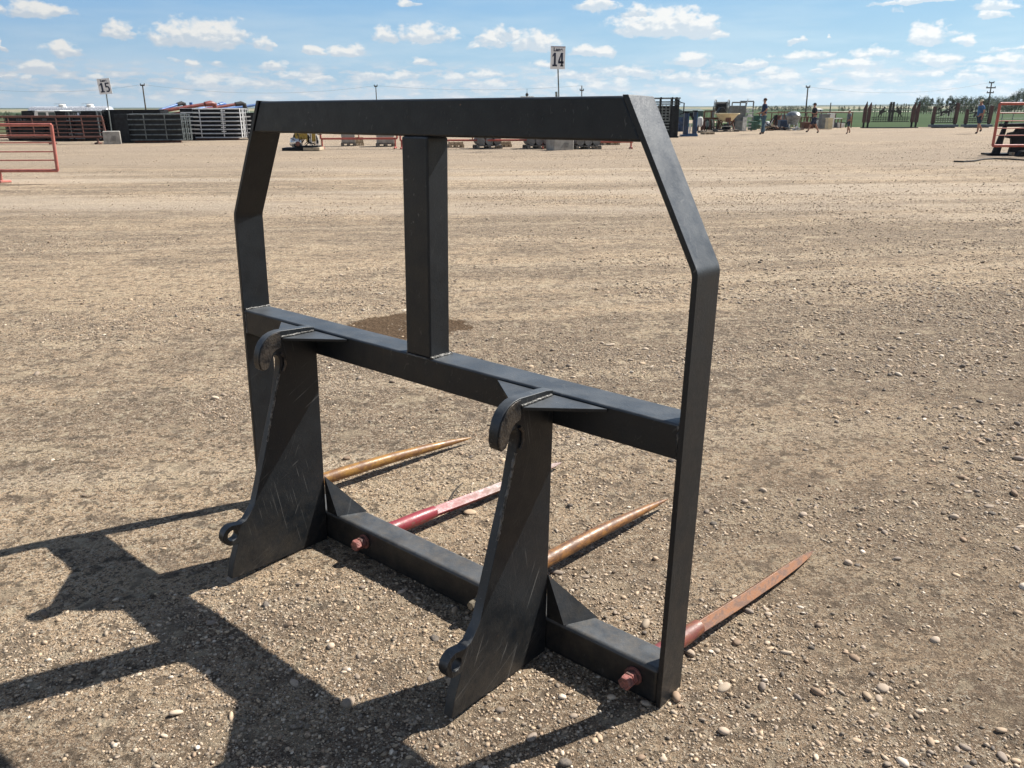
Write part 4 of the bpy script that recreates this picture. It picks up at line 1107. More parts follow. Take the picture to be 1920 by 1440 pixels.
def spreader():
    Y = G(1368, 247).y; c = X(1368, Y); root = empty('fertiliser_spreader', (c, Y + .5, 0)); tag(root, 'cream cone spreader hopper on a rusty three point frame', 'spreader')
    P_ = lambda a: X(a, Y) - c; Zc = lambda py: at(1368, py, Y).z
    r = P_(1391); zt, zb = Zc(213), Zc(227)
    MB().lathe([(r * .45, zb), (r * .92, zt - .04), (r * 1.03, zt - .03), (r * 1.03, zt + .02), (r * .95, zt + .02), (r * .3, zb + .1)], (0, 0, 0), 32).build('hopper', cream, root, smooth=True)
    MB().prism([(P_(1348), zt + .03), (P_(1353), Zc(201)), (P_(1359), Zc(201)), (P_(1366), zt + .03)], 'y', -.3, .3).build('agitator_cover', blk, root, bevel=.03)
    f = MB()
    for s in (-1, 1):
        f.bar((s * r * .35, -.1, zb + .1), (s * r * .62, -.25, .08), .06); f.bar((s * r * .62, -.1, zb), (s * r * .2, .1, .3), .05)
        f.bar((s * r * .35, .4, zb + .1), (s * r * .5, .5, .08), .06)
    f.bar((-r * .6, -.1, zb + .02), (r * .6, -.1, zb + .02), .08)
    f.box(-.18, .12, -.55, -.4, zb - .05, zt - .25)
    f.build('frame', rustb, root)
    MB().lathe([(.2, .1), (.28, .2), (.16, .45)], (0, 0, 0), 16).build('gearbox', char, root, smooth=True)
    MB().lathe([(.05, .32), (r * .5, .30), (r * .5, .33), (.05, .36)], (0, 0, 0), 20).build('spinner', galv, root, smooth=True)
    pallet(root, r * 1.9, .9, 0, woodg)
spreader()
def cabinets():
    Y = G(1400, 246).y; c = X(1398, Y); root = empty('control_cabinet', (c, Y + .5, 0)); tag(root, 'grey steel machine with open tube frame beside the walking man', 'machine')
    P_ = lambda a: X(a, Y) - c; Zc = lambda py: at(1398, py, Y).z
    MB().box(P_(1376), P_(1401), 0, .6, .3, Zc(198)).build('cabinet', greym, root, bevel=.01)
    MB().box(P_(1383), P_(1397), -.25, .4, .02, Zc(226)).build('lower_box', greym, root, bevel=.01)
    MB().box(P_(1397), P_(1405), -.2, .5, .02, Zc(219)).build('side_box', galv, root, bevel=.01)
    for (a, b) in ((1377, 1388), (1389, 1400)): MB().box(P_(a) + .02, P_(b) - .02, -.012, .0, Zc(211), Zc(200)).build('door', mat('door grey paint', (.16, .175, .17), .5), root, bevel=.004)
    fr = MB()
    fr.bar((P_(1376), 0, 0), (P_(1376), 0, Zc(192)), .06); fr.bar((P_(1376), 0, Zc(192)), (P_(1402), 0, Zc(192)), .08); fr.bar((P_(1402), 0, Zc(192)), (P_(1402), 0, 0), .06)
    fr.bar((P_(1393), .2, Zc(190)), (P_(1418), .2, Zc(190)), .08); fr.bar((P_(1418), .2, Zc(190)), (P_(1418), .2, 0), .07); fr.bar((P_(1393), .2, Zc(190)), (P_(1393), .2, Zc(198)), .06)
    fr.build('tube_frame', greym, root)
    sh = MB()
    for z in (204, 211, 219): sh.box(P_(1404), P_(1417), -.1, .5, Zc(z) - .03, Zc(z) + .02)
    for z in (226, 233, 239): sh.box(P_(1408), P_(1414), -.2, .3, Zc(z) - .02, Zc(z) + .03)
    sh.build('shelves', galv, root)
    bx = MB(); bx.box(P_(1407), P_(1415), -.05, .3, Zc(219) + .03, Zc(214)); bx.box(P_(1404), P_(1410), 0, .3, Zc(211) + .03, Zc(206))
    bx.build('boxes', white, root, bevel=.01)
    MB().tube([(P_(1404), .1, Zc(198)), (P_(1406), .1, Zc(185))], .025, 6).build('aerial', galv, root)
    MB().box(P_(1415), P_(1428), .1, .7, .05, Zc(228)).build('green_box', greenp, root, bevel=.02)
cabinets()
def tillage():
    """rusty implement half hidden left of the spreader"""
    Y = 53; c = X(1335, Y); root = empty('seed_drill', (c, Y, 0)); tag(root, 'rusty farm implement with green shanks left of the spreader', 'implement')
    Zc = lambda py: at(1335, py, Y).z
    w = X(1348, Y) - X(1322, Y)
    f = MB()
    for y in (0, .5): f.bar((-w/2, y, Zc(222)), (w/2, y, Zc(222)), .1)
    for x in (-w/2, 0, w/2): f.bar((x, 0, .1), (x, 0, Zc(208)), .07)
    f.bar((-w/2, 0, Zc(208)), (w * .2, 0, Zc(208)), .06); f.build('frame', rustb, root)
    for i in range(7):
        x = -w/2 + w * i / 6
        MB().tube([(x, 0, Zc(222)), (x, -.25, Zc(228)), (x, -.3, .35), (x, -.1, .06)], .022, 6).build('shank', greenp if i % 2 else rustb, root, smooth=True)
        MB().lathe([(.02, -.03), (.17, -.01), (.17, .01), (.02, .03)], (x, .35, .2), 14, 'x').build('disc', char, root, smooth=True)
tillage()

# -- goods along the yard edge between the people
def domed():
    Y = G(1492, 244).y; c = X(1493, Y); root = empty('covered_drum', (c, Y + .4, 0)); tag(root, 'large round drum wrapped in wrinkled silver sheet on a pallet', 'drum')
    P_ = lambda a: X(a, Y) - c; Zc = lambda py: at(1493, py, Y).z; r = P_(1507) 
    pr = [(r * .6, Zc(234)), (r * .72, Zc(228)), (r * .82, Zc(222)), (r * .98, Zc(217.5)), (r * .98, Zc(216)), (r * .72, Zc(211)), (r * .35, Zc(209)), (r * .05, Zc(208.8))]
    o = MB().lathe(pr, (0, 0, 0), 22)
    for v in o.v:
        k = 1 + .05 * math.sin(v.z * 19 + math.atan2(v.y, v.x) * 3) + random.uniform(-.03, .03); v.x *= k; v.y *= k
    o.build('wrap', mat('silver wrap', (.25, .275, .29), .38, .35, .2, 6, .6, 10), root, smooth=True, auto=R(60))
    lg = MB()
    for q in (-.6, .1, .6): lg.bar((r * q, -.2, 0), (r * q * .9, -.2, Zc(232)), .07)
    lg.build('legs', galv, root)
    pallet(root, r * 2.2, 1.2, 0, woodg)
domed()
def crate(label, name, pa, pb, pt, py, m, d=.7, z0=0, cat='crate', lid=None, Y=None):
    Y = Y or G((pa + pb) / 2, py).y; x0, x1 = X(pa, Y, py), X(pb, Y, py); zt = at((pa + pb) / 2, pt, Y).z
    root = empty(name, ((x0 + x1) / 2, Y + d / 2, z0)); tag(root, label, cat)
    w = (x1 - x0) / 2; zt -= z0
    MB().box(-w, w, -d/2, d/2, .03 if not z0 else 0, zt).build('body', m, root, bevel=.015)
    rb = MB()
    for q in (-.6, 0, .6): rb.box(w * q - .02, w * q + .02, -d/2 - .012, -d/2 + .005, .05, zt - .03)
    rb.build('ribs', m, root)
    MB().box(-w - .02, w + .02, -d/2 - .02, d/2 + .02, zt - .05, zt + .012).build('lid', lid or m, root, bevel=.008)
    return root
crate('dark blue black tool box left of the silver drum', 'tool_box', 1462, 1478, 225.5, 243, dkblue, .6)
crate('grey sloping steel bin behind the dark tool box', 'steel_bin', 1469, 1484, 215, 236, greym, .9)
crate('rusty red steel box between the drum and the boy', 'steel_box', 1508, 1525, 229.5, 242, rustb, .7)
crate('grey tote behind the striding boy', 'tote', 1537, 1549, 222, 232, char, .6)
crate('dark tool chest with white ball on it', 'tool_chest', 1547, 1556, 232, 240.5, blk, .5)
crate('slate grey bin in the middle of the lumber tables', 'bin', 1557, 1569, 231, 240, mat('slate paint', (.10, .11, .14), .5), .6)
crate('white appliance left of the kid, nearer the table', 'appliance', 1570, 1576, 231, 240, white, .4)
crate('white appliance left of the kid, at the table end', 'appliance', 1577, 1583, 232, 239.5, white, .4)
crate('long grey bench seat behind the white appliances', 'bench', 1541, 1556, 214, 222, greym, .6, Y=58)
crate('tan cushion block on the lumber table', 'cushion', 1553, 1562, 221.5, 227, cream, .5, Y=56)
crate('white slatted cabinet behind the lumber table', 'cabinet', 1555, 1565, 213, 222, white, .5, Y=59)
Yw = G(1550, 240).y; b0 = empty('ball', at(1550.5, 231, Yw - .3)); tag(b0, 'round white ball tank at the yard edge', 'ball tank')
MB().sphere((0, 0, 0), X(1553.5, Yw) - X(1550.5, Yw), 14).build('shell', white, b0, smooth=True)
b0.location.z = .62
MB().lathe([(.12, -.62), (.05, -.5), (.05, -.05)], (0, 0, 0), 10).build('stem', blk, b0)
def table(label, pa, pb, pt, py, m, mt_=None):
    Y = G((pa + pb) / 2, py).y; x0, x1 = X(pa, Y), X(pb, Y); zt = at((pa + pb) / 2, pt, Y).z
    root = empty('work_table', ((x0 + x1) / 2, Y, 0)); tag(root, label, 'table'); w = (x1 - x0) / 2
    MB().box(-w, w, -.35, .35, zt - .05, zt).build('top', mt_ or m, root, bevel=.006)
    for q in (-w + .04, w - .04):
        for y in (-.3, .3): MB().box(q - .03, q + .03, y - .03, y + .03, 0, zt - .05).build('leg', m, root)
    return root
table('steel work table with white top left of the capped kid', 1560, 1578, 221.5, 240, rustb, white)
table('low dark steel table beside the capped kid', 1571, 1588, 229.5, 239, blk)
table('tall dark rack behind the grey bench', 1540, 1566, 213.5, 239, blk)
table('thin pipe rack right of the silver drum', 1506, 1520, 219, 241, rustb)
def junk_row():
    """scrap lumber and steel lying on pallets behind the walking man"""
    for i, (a, b, t_, py, lab) in enumerate(((1437, 1462, 229, 245, 'heap of scrap steel and lumber right of the walking man'), (1462, 1484, 236, 244, 'low pile of planks in front of the dark tool box'), (1484, 1506, 240, 244.5, 'flat stack of boards under the silver drum'))):
        Y = G((a + b) / 2, py).y; root = empty('scrap_pile', (X((a + b) / 2, Y), Y + .3, 0)); tag(root, lab, 'scrap pile')
        w = (X(b, Y) - X(a, Y)) / 2; h = at(a, t_, Y).z
        for k, mm in enumerate((woodp, rustb, blk, galv)):
            o = MB()
            for j in range(5):
                x = random.uniform(-w, w); z = random.uniform(.04, h * .6)
                d = Vector((random.uniform(-1, 1), random.uniform(-.4, .4), random.uniform(-.25, .5) if i == 0 else random.uniform(-.05, .05))).normalized() * random.uniform(.2, .5)
                c = Vector((x * .8, random.uniform(-.3, .3), z)); o.bar(c - d, c + d, random.uniform(.04, .1), random.uniform(.03, .08))
            o.build(('planks', 'bars', 'beams', 'tubes')[k], mm, root)
junk_row()
# more odds and ends along the row
def oddment(label, name, cat, px_, py, build, rz=0.0, back=0.0):
    p = G(px_, py); root = empty(name, (p.x, p.y + back, 0), rz); tag(root, label, cat); build(root); return root
def brace(root):
    f = MB(); f.bar((-.5, 0, .05), (.35, 0, .95), .08); f.bar((.35, 0, 0), (.35, 0, .95), .08); f.bar((-.5, 0, .05), (.4, 0, .05), .08); f.bar((-.1, .5, .02), (.35, 0, .8), .06); f.build('brace_frame', blk, root)
    MB().box(-.3, .1, -.1, .3, .1, .32).build('box', rustb, root, bevel=.01)
oddment('black triangular steel brace behind the walking man', 'steel_brace', 'brace', 1446, 244.5, brace, .2, .2)
def sack(root):
    o = MB(); o.sphere((0, 0, .28), .3, 12, (.75, .7, 1.0))
    for v in o.v: v.x *= 1 + .12 * math.sin(v.z * 14 + v.y * 5); v.z = max(0, v.z)
    o.build('bag', mat('white woven bag', (.62, .63, .62), .8), root, smooth=True)
oddment('white bulk bag slumped right of the walking man', 'bulk_bag', 'bag', 1437.5, 244.5, sack)
def cart(root):
    MB().box(-.55, .55, -.5, .5, .32, .38).build('deck', woodg, root); MB().bar((.55, 0, .34), (1.2, 0, .25), .06).build('drawbar', rustb, root)
    for x in (-.52, .52):
        for y in (-.47, .47): MB().box(x - .02, x + .02, y - .02, y + .02, .38, .85).build('stake', rustb, root)
    for y in (-.55, .55):
        w_ = wheel(.22, .12).build('wheel', rubber, root, smooth=True); w_.location = (0, y, .22)
oddment('small flat deck cart with stakes behind the striding boy', 'cart', 'cart', 1517, 239.5, cart, .3)
def drum(mm):
    def f(root):
        MB().lathe([(.28, 0), (.29, .02), (.28, .28), (.295, .30), (.28, .32), (.28, .58), (.295, .60), (.28, .62), (.29, .88), (.27, .88), (.26, .86)], (0, 0, 0), 20).build('barrel', mm, root, smooth=True)
        MB().lathe([(.03, .86), (.03, .885)], (.12, .1, 0), 8).build('bung', steel, root)
    return f
oddment('blue drum between the cattle chute and the lift', 'drum', 'drum', 1281, 247, drum(dkblue), 0, .5)
oddment('rust brown drum left of the silver wrapped drum', 'drum', 'drum', 1456, 240, drum(rustb))
oddment('green drum behind the grey steel machine', 'drum', 'drum', 1421, 242, drum(greenp), 0, .4)
def spare(root):
    w_ = wheel(.36, .22).build('tyre', rubber, root, smooth=True); w_.location = (0, 0, .35); w_.rotation_euler = (R(-14), 0, 0)
    MB().lathe([(.2, -.115), (.2, .115)], (0, 0, 0), 16, 'y').build('rim', greym, w_, smooth=True)
oddment('spare wheel leaning by the rusty steel box', 'spare_wheel', 'wheel', 1531, 240.5, spare, .5)
oddment('spare wheel leaning near the foot of the seed drill', 'spare_wheel', 'wheel', 1326, 243, spare, -.3)
def lattice(root):
    f = MB()
    for i in range(6): f.bar((-.6 + i * .24, 0, 0), (-.6 + i * .24, 0, 1.15), .035)
    for z in (.1, .6, 1.12): f.bar((-.62, 0, z), (.62, 0, z), .045)
    f.bar((-.6, .5, 0), (-.6, 0, .9), .04); f.bar((.6, .5, 0), (.6, 0, .9), .04); f.build('lattice', rustb, root)
oddment('rusty lattice rack standing behind the dark tool box', 'lattice_rack', 'rack', 1471, 239, lattice, .1)
oddment('rusty lattice rack left of the cream spreader', 'lattice_rack', 'rack', 1333, 240, lattice, -.2)
# rusty rail fence along the edge of the field
def rail_fence(label, pa, pb, pt, Y, m, posts, rails, r=.035):
    x0, x1 = X(pa, Y), X(pb, Y); root = empty('rail_fence', ((x0 + x1) / 2, Y, 0)); tag(root, label, 'fence'); c = (x0 + x1) / 2
    zt = at((pa + pb) / 2, pt, Y).z
    for k in range(rails):
        z = zt * (1 - k * .42); MB().tube([(x0 - c, 0, z), (x1 - c, 0, z)], r * (1 if k == 0 else .5), 8).build('rail', m, root, smooth=True)
    for p_ in posts: MB().tube([(X(p_, Y) - c, 0, -.1), (X(p_, Y) - c, 0, zt + .02)], r, 8).build('post', m, root, smooth=True)
rail_fence('rusty pipe rail fence between the yard goods and the green field', 1424, 1600, 211, FLD - .6, rustb, (1425, 1448, 1472, 1495, 1514, 1541, 1567, 1600), 2)
rail_fence('grey wire and post fence behind the right hand gates', 1868, 2010, 211, FLD + 3, tubeg, (1882, 1902, 1925, 1950, 1980), 3, .03)

# -- ornamental driveway gates with stone coloured pillars
pillar_m = mat('red brown pillar boards', (.085, .048, .044), .8, 0, .2, 8, col2=(.06, .038, .036))
iron = mat('black wrought iron', (.015, .017, .018), .5, 0, .2, 8)
Yo = FLD - 1.5
def horse(root, cx, cz, s, flip, m):
    """flat cut-steel rearing horse"""
    o = [(-.9, -.9), (-.62, -.35), (-.75, .0), (-.5, .35), (-.1, .5), (.12, .85), (.08, 1.15), (.35, 1.05), (.62, .80), (.55, .70), (.34, .76), (.32, .45), (.38, .2), (.72, .3), (.78, .05), (.62, .05), (.30, -.02), (.08, -.2), (-.12, -.3), (-.02, -.6), (-.2, -.95), (-.32, -.95), (-.25, -.55), (-.42, -.4), (-.7, -.92)]
    MB().prism([(cx + flip * x * s, cz + z * s) for x, z in o], 'y', -.012, .012).build('horse_cutout', m, root)
def driveway_gate(label, a, b, zt_, zb_, kind):
    x0, x1 = X(a, Yo), X(b, Yo); c = (x0 + x1) / 2; root = empty('driveway_gate', (c, Yo, 0)); tag(root, label, 'gate')
    zt, zb = at((a + b) / 2, zt_, Yo).z, at((a + b) / 2, zb_, Yo).z; w = (x1 - x0) / 2
    fr = MB()
    for z in (zb, zb + .18, zb + .30): fr.bar((-w, 0, z), (w, 0, z), .045)
    n = int(w * 2 / .17)
    if kind == 0:
        fr.bar((-w, 0, zt - .15), (w, 0, zt - .15), .03)
        for q in (-.09, .09): fr.bar((q, 0, zb), (q, 0, zt + .28), .11)
        fr.box(-.22, .22, -.06, .06, (zt + zb) / 2 + .1, (zt + zb) / 2 + .28)
    else:
        for i in range(12):
            u0, u1 = i / 12, (i + 1) / 12; f = (lambda u: zt - .55 + .65 * (u ** 1.6)) if kind == 1 else (lambda u: zt - .2 - .35 * abs(u - .5))
            fr.bar((-w + 2 * w * u0, 0, f(u0)), (-w + 2 * w * u1, 0, f(u1)), .06); fr.bar((-w + 2 * w * u0, 0, f(u0) - .22), (-w + 2 * w * u1, 0, f(u1) - .22), .04)
    fr.build('frame', iron, root)
    bars = MB(); rings = MB()
    for i in range(1, n):
        x = -w + 2 * w * i / n
        tp = zt - .03 + (.10 * math.sin(i * 2.2) if kind == 0 else 0)
        if kind == 1: tp = zt - .55 + .65 * ((i / n) ** 1.6)
        if kind == 2: tp = zt - .2 - .35 * abs(i / n - .5)
        if abs(x) > .12 or kind: bars.bar((x, 0, zb), (x, 0, tp), .020)
        for zc in ((zb + .09,) if kind == 0 else (zb + .09, zb + .24)): rings.tube([(x + .06 * math.cos(t / 8 * 6.283), 0, zc + .06 * math.sin(t / 8 * 6.283)) for t in range(9)], .010, 5)
    bars.build('bars', iron if kind == 0 else (galv if kind == 1 else tubeg), root); rings.build('ring_band', iron, root)
    mid = (zt + zb) / 2 + .12
    if kind == 0: horse(root, -w * .46, mid, .34, -1 * -1, iron); horse(root, w * .36, mid, .34, -1, iron)
    else:
        # cut-steel tree branch and animal
        MB().prism([(-.34, mid - .25), (-.30, mid + .05), (-.12, mid + .12), (.18, mid + .1), (.30, mid + .22), (.40, mid + .16), (.32, mid + .02), (.30, mid - .25), (.22, mid - .25), (.18, mid - .05), (-.18, mid - .05), (-.24, mid - .25)], 'y', -.012, .012).build('animal_cutout', iron, root)
        for i in range(5): MB().prism([(-w * .8 + i * w * .33, mid + .15 + .1 * i), (-w * .8 + i * w * .33 + .22, mid + .28 + .1 * i), (-w * .8 + i * w * .33 + .05, mid + .35 + .1 * i)], 'y', -.01, .01).build('leaf_cutout', iron, root)
    if kind == 0:
        for s in (-1, 1):
            for k in (0, 1):
                x = s * (w + .20 + .30 * k); hw = .12
                P0 = at(1620, 195, Yo).z
                MB().prism([(x - hw, .38), (x + hw, .38), (x + hw, 1.45), (x + hw * .2 + .05, 1.80 - .06 * (k == 0)), (x + hw * .1, 1.62), (x - hw, 1.32)], 'y', -.06, .06).build('pillar_board', pillar_m, root, bevel=.008)
                MB().box(x - .05, x + .05, -.05, .05, 0, .40).build('pillar_leg', blk, root)
        MB().box(-w - .6, w + .6, -.25, .25, 0, .05).build('skid', blk, root)
    else:
        for s in (-1, 1):
            x = s * (w + .09)
            MB().prism([(x - .11, .30), (x + .11, .30), (x + .11 + .03 * s, zt + (.15 if s > 0 else -.1)), (x - .08, zt + (.2 if s > 0 else -.05))], 'y', -.1, .1).build('pillar_board', pillar_m, root, bevel=.01)
            MB().box(x - .07, x + .07, -.06, .06, .1, .35).build('pillar_leg', blk, root)
        MB().box(-w - .22, w + .22, -.35, .35, .06, .22).build('crate_base', mat('blue grey steel', (.10, .14, .17), .5), root, bevel=.01)
        for q in (-.8, 0, .8): MB().box(w * q - .12, w * q + .12, -.33, .33, 0, .06).build('runner', blk, root)
driveway_gate('wide black iron driveway gate with two rearing horses', 1636, 1708, 199, 228, 0)
driveway_gate('black iron gate with rising arch and animal cutout', 1755, 1792, 198, 230, 1)
driveway_gate('grey iron gate behind the blue shirted walker', 1817, 1856, 203, 230, 2)

# -- black loader attachment beyond the red gate at right
def attachment():
    Y = G(1900, 292).y + .3; c = X(1905, Y); root = empty('loader_attachment', (c, Y, 0)); tag(root, 'black steel loader attachment behind the right hand red gate', 'attachment')
    P_ = lambda a: X(a, Y) - c; Zc = lambda py: at(1900, py, Y).z
    MB().prism([(P_(1874), 0), (P_(1889), 0), (P_(1894), Zc(227)), (P_(1890), Zc(227))], 'y', -.05, .05).build('upright_plate', blk, root, bevel=.01)
    MB().prism([(P_(1889), Zc(238)), (P_(1889), Zc(232)), (P_(1925), Zc(231)), (P_(1960), Zc(231)), (P_(1960), Zc(238))], 'y', -.08, .3).build('cross_tube', blk, root, bevel=.01)
    MB().prism([(P_(1908), 0), (P_(1950), 0), (P_(1950), Zc(236)), (P_(1916), Zc(240)), (P_(1912), Zc(247)), (P_(1901), Zc(249)), (P_(1897), Zc(258)), (P_(1908), Zc(260)), (P_(1910), Zc(272))], 'y', .0, .12).build('hook_side', blk, root, bevel=.01)
    MB().box(P_(1872), P_(1960), -.12, .5, 0, .05).build('base', blk, root)
    MB().prism([(P_(1896), 0), (P_(1903), Zc(281)), (P_(1960), Zc(281)), (P_(1960), 0)], 'y', -.75, -.55).build('bucket_lip', blk, root, bevel=.01)
    MB().tube([(P_(1857), -.25, .04), (P_(1866), -.22, .05), (P_(1882), -.2, .05)], [.02, .035, .03], 8).build('pin', blk, root, smooth=True)
    MB().box(P_(1900), P_(1905), -.35, -.2, .02, .1).build('wood_block', woodp, root)
attachment()
hose = [at(1788, 304, G(1788, 304).y)] + [G(a, b, .02) for a, b in ((1806, 303), (1826, 301.5), (1845, 298.5), (1862, 297.5), (1890, 298), (1920, 300), (1980, 303))]
hose[0].z = .02
tag(MB().tube(hose, .022, 8).build('hose', rubber, smooth=True), 'black hose snaking on the gravel below the right hand gate', 'hose')
wr = [G(a, b, .012) for a, b in ((868, 905), (856, 915), (848, 928), (846, 940), (849, 948))]
tag(MB().tube(wr, .0016, 6).build('wire', rubber, smooth=True), 'short curved bit of black wire between the tines', 'wire')

# ------------------------------------------------------------------ people
skin = mat('skin', (.36, .19, .13), .6, 0, .08, 6)
hairm = mat('brown hair', (.06, .035, .025), .7, 0, .2, 30)
navyc = mat('navy cotton', (.022, .045, .11), .85, 0, .15, 8)
denim = mat('blue denim', (.055, .115, .17), .85, 0, .15, 12)
blackc = mat('black cotton', (.018, .022, .032), .85, 0, .15, 8)
navys = mat('dark navy shorts', (.02, .035, .07), .85, 0, .15, 8)
greyc = mat('grey shirt cotton', (.17, .185, .22), .85, 0, .15, 8)
bluec = mat('mid blue cotton', (.05, .15, .33), .85, 0, .15, 8)
capw = mat('pale cap cloth', (.70, .62, .42), .8, 0, .1, 8)
shoe = mat('dark shoe', (.02, .018, .02), .6, 0, .1, 8)
def skinned(name, m, parent, pts, edges, rad, root=0, sub=2):
    me = bpy.data.meshes.new(name); me.from_pydata([tuple(p) for p in pts], edges, []); me.materials.append(m)
    o = bpy.data.objects.new(name, me); C.objects.link(o); o.parent = parent
    md = o.modifiers.new('skin', 'SKIN'); md.use_smooth_shade = True
    for v, r_ in zip(me.skin_vertices[0].data, rad): v.radius = r_ if isinstance(r_, tuple) else (r_, r_)
    me.skin_vertices[0].data[root].use_root = True
    s_ = o.modifiers.new('sub', 'SUBSURF'); s_.levels = sub; s_.render_levels = sub
    return o
def person(label, feet_px, H, face, lean, armL, armR, legL, legR, shirt, trousers, shorts, cap=None, hair=hairm):
    """face: -1 looks left in the photo, +1 right; limbs as lists of (forward, up) joints in fractions of H"""
    p = G(*feet_px); root = empty('person', (p.x, p.y, 0)); tag(root, label, 'person'); root.scale = (H, H, H)
    f = face
    def J(fw, up, side=0): return Vector((f * fw, side, up))
    hip = J(0, .52); chest = J(lean * .6, .72); neck = J(lean, .825); nk = J(lean + .005, .86); head = J(lean + .012, .925); crown = J(lean + .005, .965)
    shL, shR = J(lean, .805, -.105), J(lean, .805, .105)
    hl, hr = J(0, .50, -.05), J(0, .50, .05)
    pts = [hip, chest, neck, nk, head, crown, shL, J(*armL[0], -.125), J(*armL[1], -.115), J(*armL[2], -.11), shR, J(*armR[0], .125), J(*armR[1], .115), J(*armR[2], .11), hl, J(*legL[0], -.055), J(*legL[1], -.055), J(*legL[2], -.06), hr, J(*legR[0], .055), J(*legR[1], .055), J(*legR[2], .06)]
    e = [(0, 1), (1, 2), (2, 3), (3, 4), (4, 5), (2, 6), (6, 7), (7, 8), (8, 9), (2, 10), (10, 11), (11, 12), (12, 13), (0, 14), (14, 15), (15, 16), (16, 17), (0, 18), (18, 19), (19, 20), (20, 21)]
    rad = [(.07, .09), (.068, .09), .045, .030, (.052, .045), (.042, .036), .034, .026, .019, .021, .034, .026, .019, .021, .055, .037, .024, .022, .055, .037, .024, .022]
    skinned('body', skin, root, pts, e, rad)
    # nose and ears
    nb = MB(); nb.sphere(J(lean + .066, .918), .011, 8); nb.sphere(J(lean + .008, .922, -.047), .012, 8, (.8, .5, 1.2)); nb.sphere(J(lean + .008, .922, .047), .012, 8, (.8, .5, 1.2)); nb.build('face_features', skin, root, smooth=True)
    # shirt
    sp = [J(0, .50), J(lean * .6, .72), J(lean, .80), J(lean, .80, -.11), J(*[armL[0][0] * .75 + lean * .25, armL[0][1] * .75 + .80 * .25], -.128), J(lean, .80, .11), J(*[armR[0][0] * .75 + lean * .25, armR[0][1] * .75 + .80 * .25], .128)]
    skinned('shirt', shirt, root, sp, [(0, 1), (1, 2), (2, 3), (3, 4), (2, 5), (5, 6)], [(.082, .10), (.08, .102), (.055, .06), .042, .040, .042, .040])
    # trousers or shorts
    tp = [J(0, .545), J(0, .49, -.055), J(*legL[0], -.057), J(0, .49, .055), J(*legR[0], .057)]; te = [(0, 1), (1, 2), (0, 3), (3, 4)]; tr = [(.078, .092), .066, .050 if shorts else .046, .066, .050 if shorts else .046]
    if not shorts:
        tp += [J(*legL[1], -.057), J(*legR[1], .057)]; te += [(2, 5), (4, 6)]; tr += [.036, .036]
    skinned('shorts' if shorts else 'trousers', trousers, root, tp, te, tr)
    for lg, s in ((legL, -.058), (legR, .058)):
        a = J(lg[1][0], lg[1][1], s); b = J(lg[2][0], lg[2][1], s)
        skinned('shoe', shoe, root, [a * 1.0, a.lerp(b, .35), b], [(0, 1), (1, 2)], [.030, .032, .024])
    for ar, s in ((armL, -.11), (armR, .11)):
        w_ = J(*ar[2], s); d = (w_ - J(*ar[1], s)).normalized()
        hm = MB()
        for k in range(4): hm.tube([w_, w_ + d * .035 + Vector((0, (k - 1.5) * .009, 0)), w_ + d * .055 + Vector((f * .006, (k - 1.5) * .010, -.012))], .0055, 6)
        hm.tube([w_, w_ + d * .018 + Vector((f * .018, 0, 0)), w_ + d * .034 + Vector((f * .022, 0, -.004))], .006, 6)
        hm.build('fingers', skin, root, smooth=True)
    hc = J(lean + .006, .935)
    if cap:
        MB().sphere(hc + Vector((0, 0, .012)), .056, 14, (1.02, .88, .78)).build('cap', cap, root, smooth=True)
        bm_ = MB(); bm_.prism([(hc.x + f * .02, -.04), (hc.x + f * .10, -.03), (hc.x + f * .115, 0), (hc.x + f * .10, .03), (hc.x + f * .02, .04)], 'z', hc.z + .006, hc.z + .014)
        bm_.build('cap_peak', cap, root)
    hh = MB(); hh.sphere(hc + Vector((-f * .008, 0, .004 if cap else .014)), .057, 14, (.96, .90, .82)); hh.build('hair', hair, root, smooth=True)
    return root
HM = lambda a, b: G(*a).y
person('man in navy shirt and blue jeans walking with arms bent at waist', (1429, 252), 1.90, -1, .0, ((-.03, .66), (.07, .60), (.15, .585)), ((.0, .66), (.08, .59), (.16, .575)), ((.01, .27), (.035, .045), (.105, .018)), ((-.02, .27), (-.06, .05), (-.005, .03)), navyc, denim, False)
person('boy in dark cap and long shorts taking a wide stride', (1524, 250), 1.66, -1, .03, ((-.02, .66), (.08, .63), (.13, .66)), ((-.05, .66), (-.02, .60), (.03, .63)), ((.13, .28), (.20, .075), (.28, .055)), ((-.08, .28), (-.21, .055), (-.15, .018)), blackc, navys, True, cap=blackc)
person('small child in pale cap, grey shirt and dark shorts', (1589, 251), 1.30, -1, .02, ((-.02, .66), (-.04, .55), (-.03, .48)), ((-.03, .66), (-.07, .57), (-.12, .5)), ((.03, .28), (.03, .045), (.10, .018)), ((-.03, .28), (-.12, .09), (-.07, .04)), greyc, navys, True, cap=mat('white cap cloth', (.75, .73, .68), .8))
person('person in blue shirt, yellow cap and navy shorts walking by the gates', (1832, 251), 1.78, -1, .02, ((-.03, .66), (-.01, .55), (.0, .47)), ((-.04, .66), (-.08, .56), (-.09, .48)), ((.03, .28), (.035, .045), (.10, .018)), ((-.03, .29), (-.14, .13), (-.10, .06)), bluec, navys, True, cap=capw)

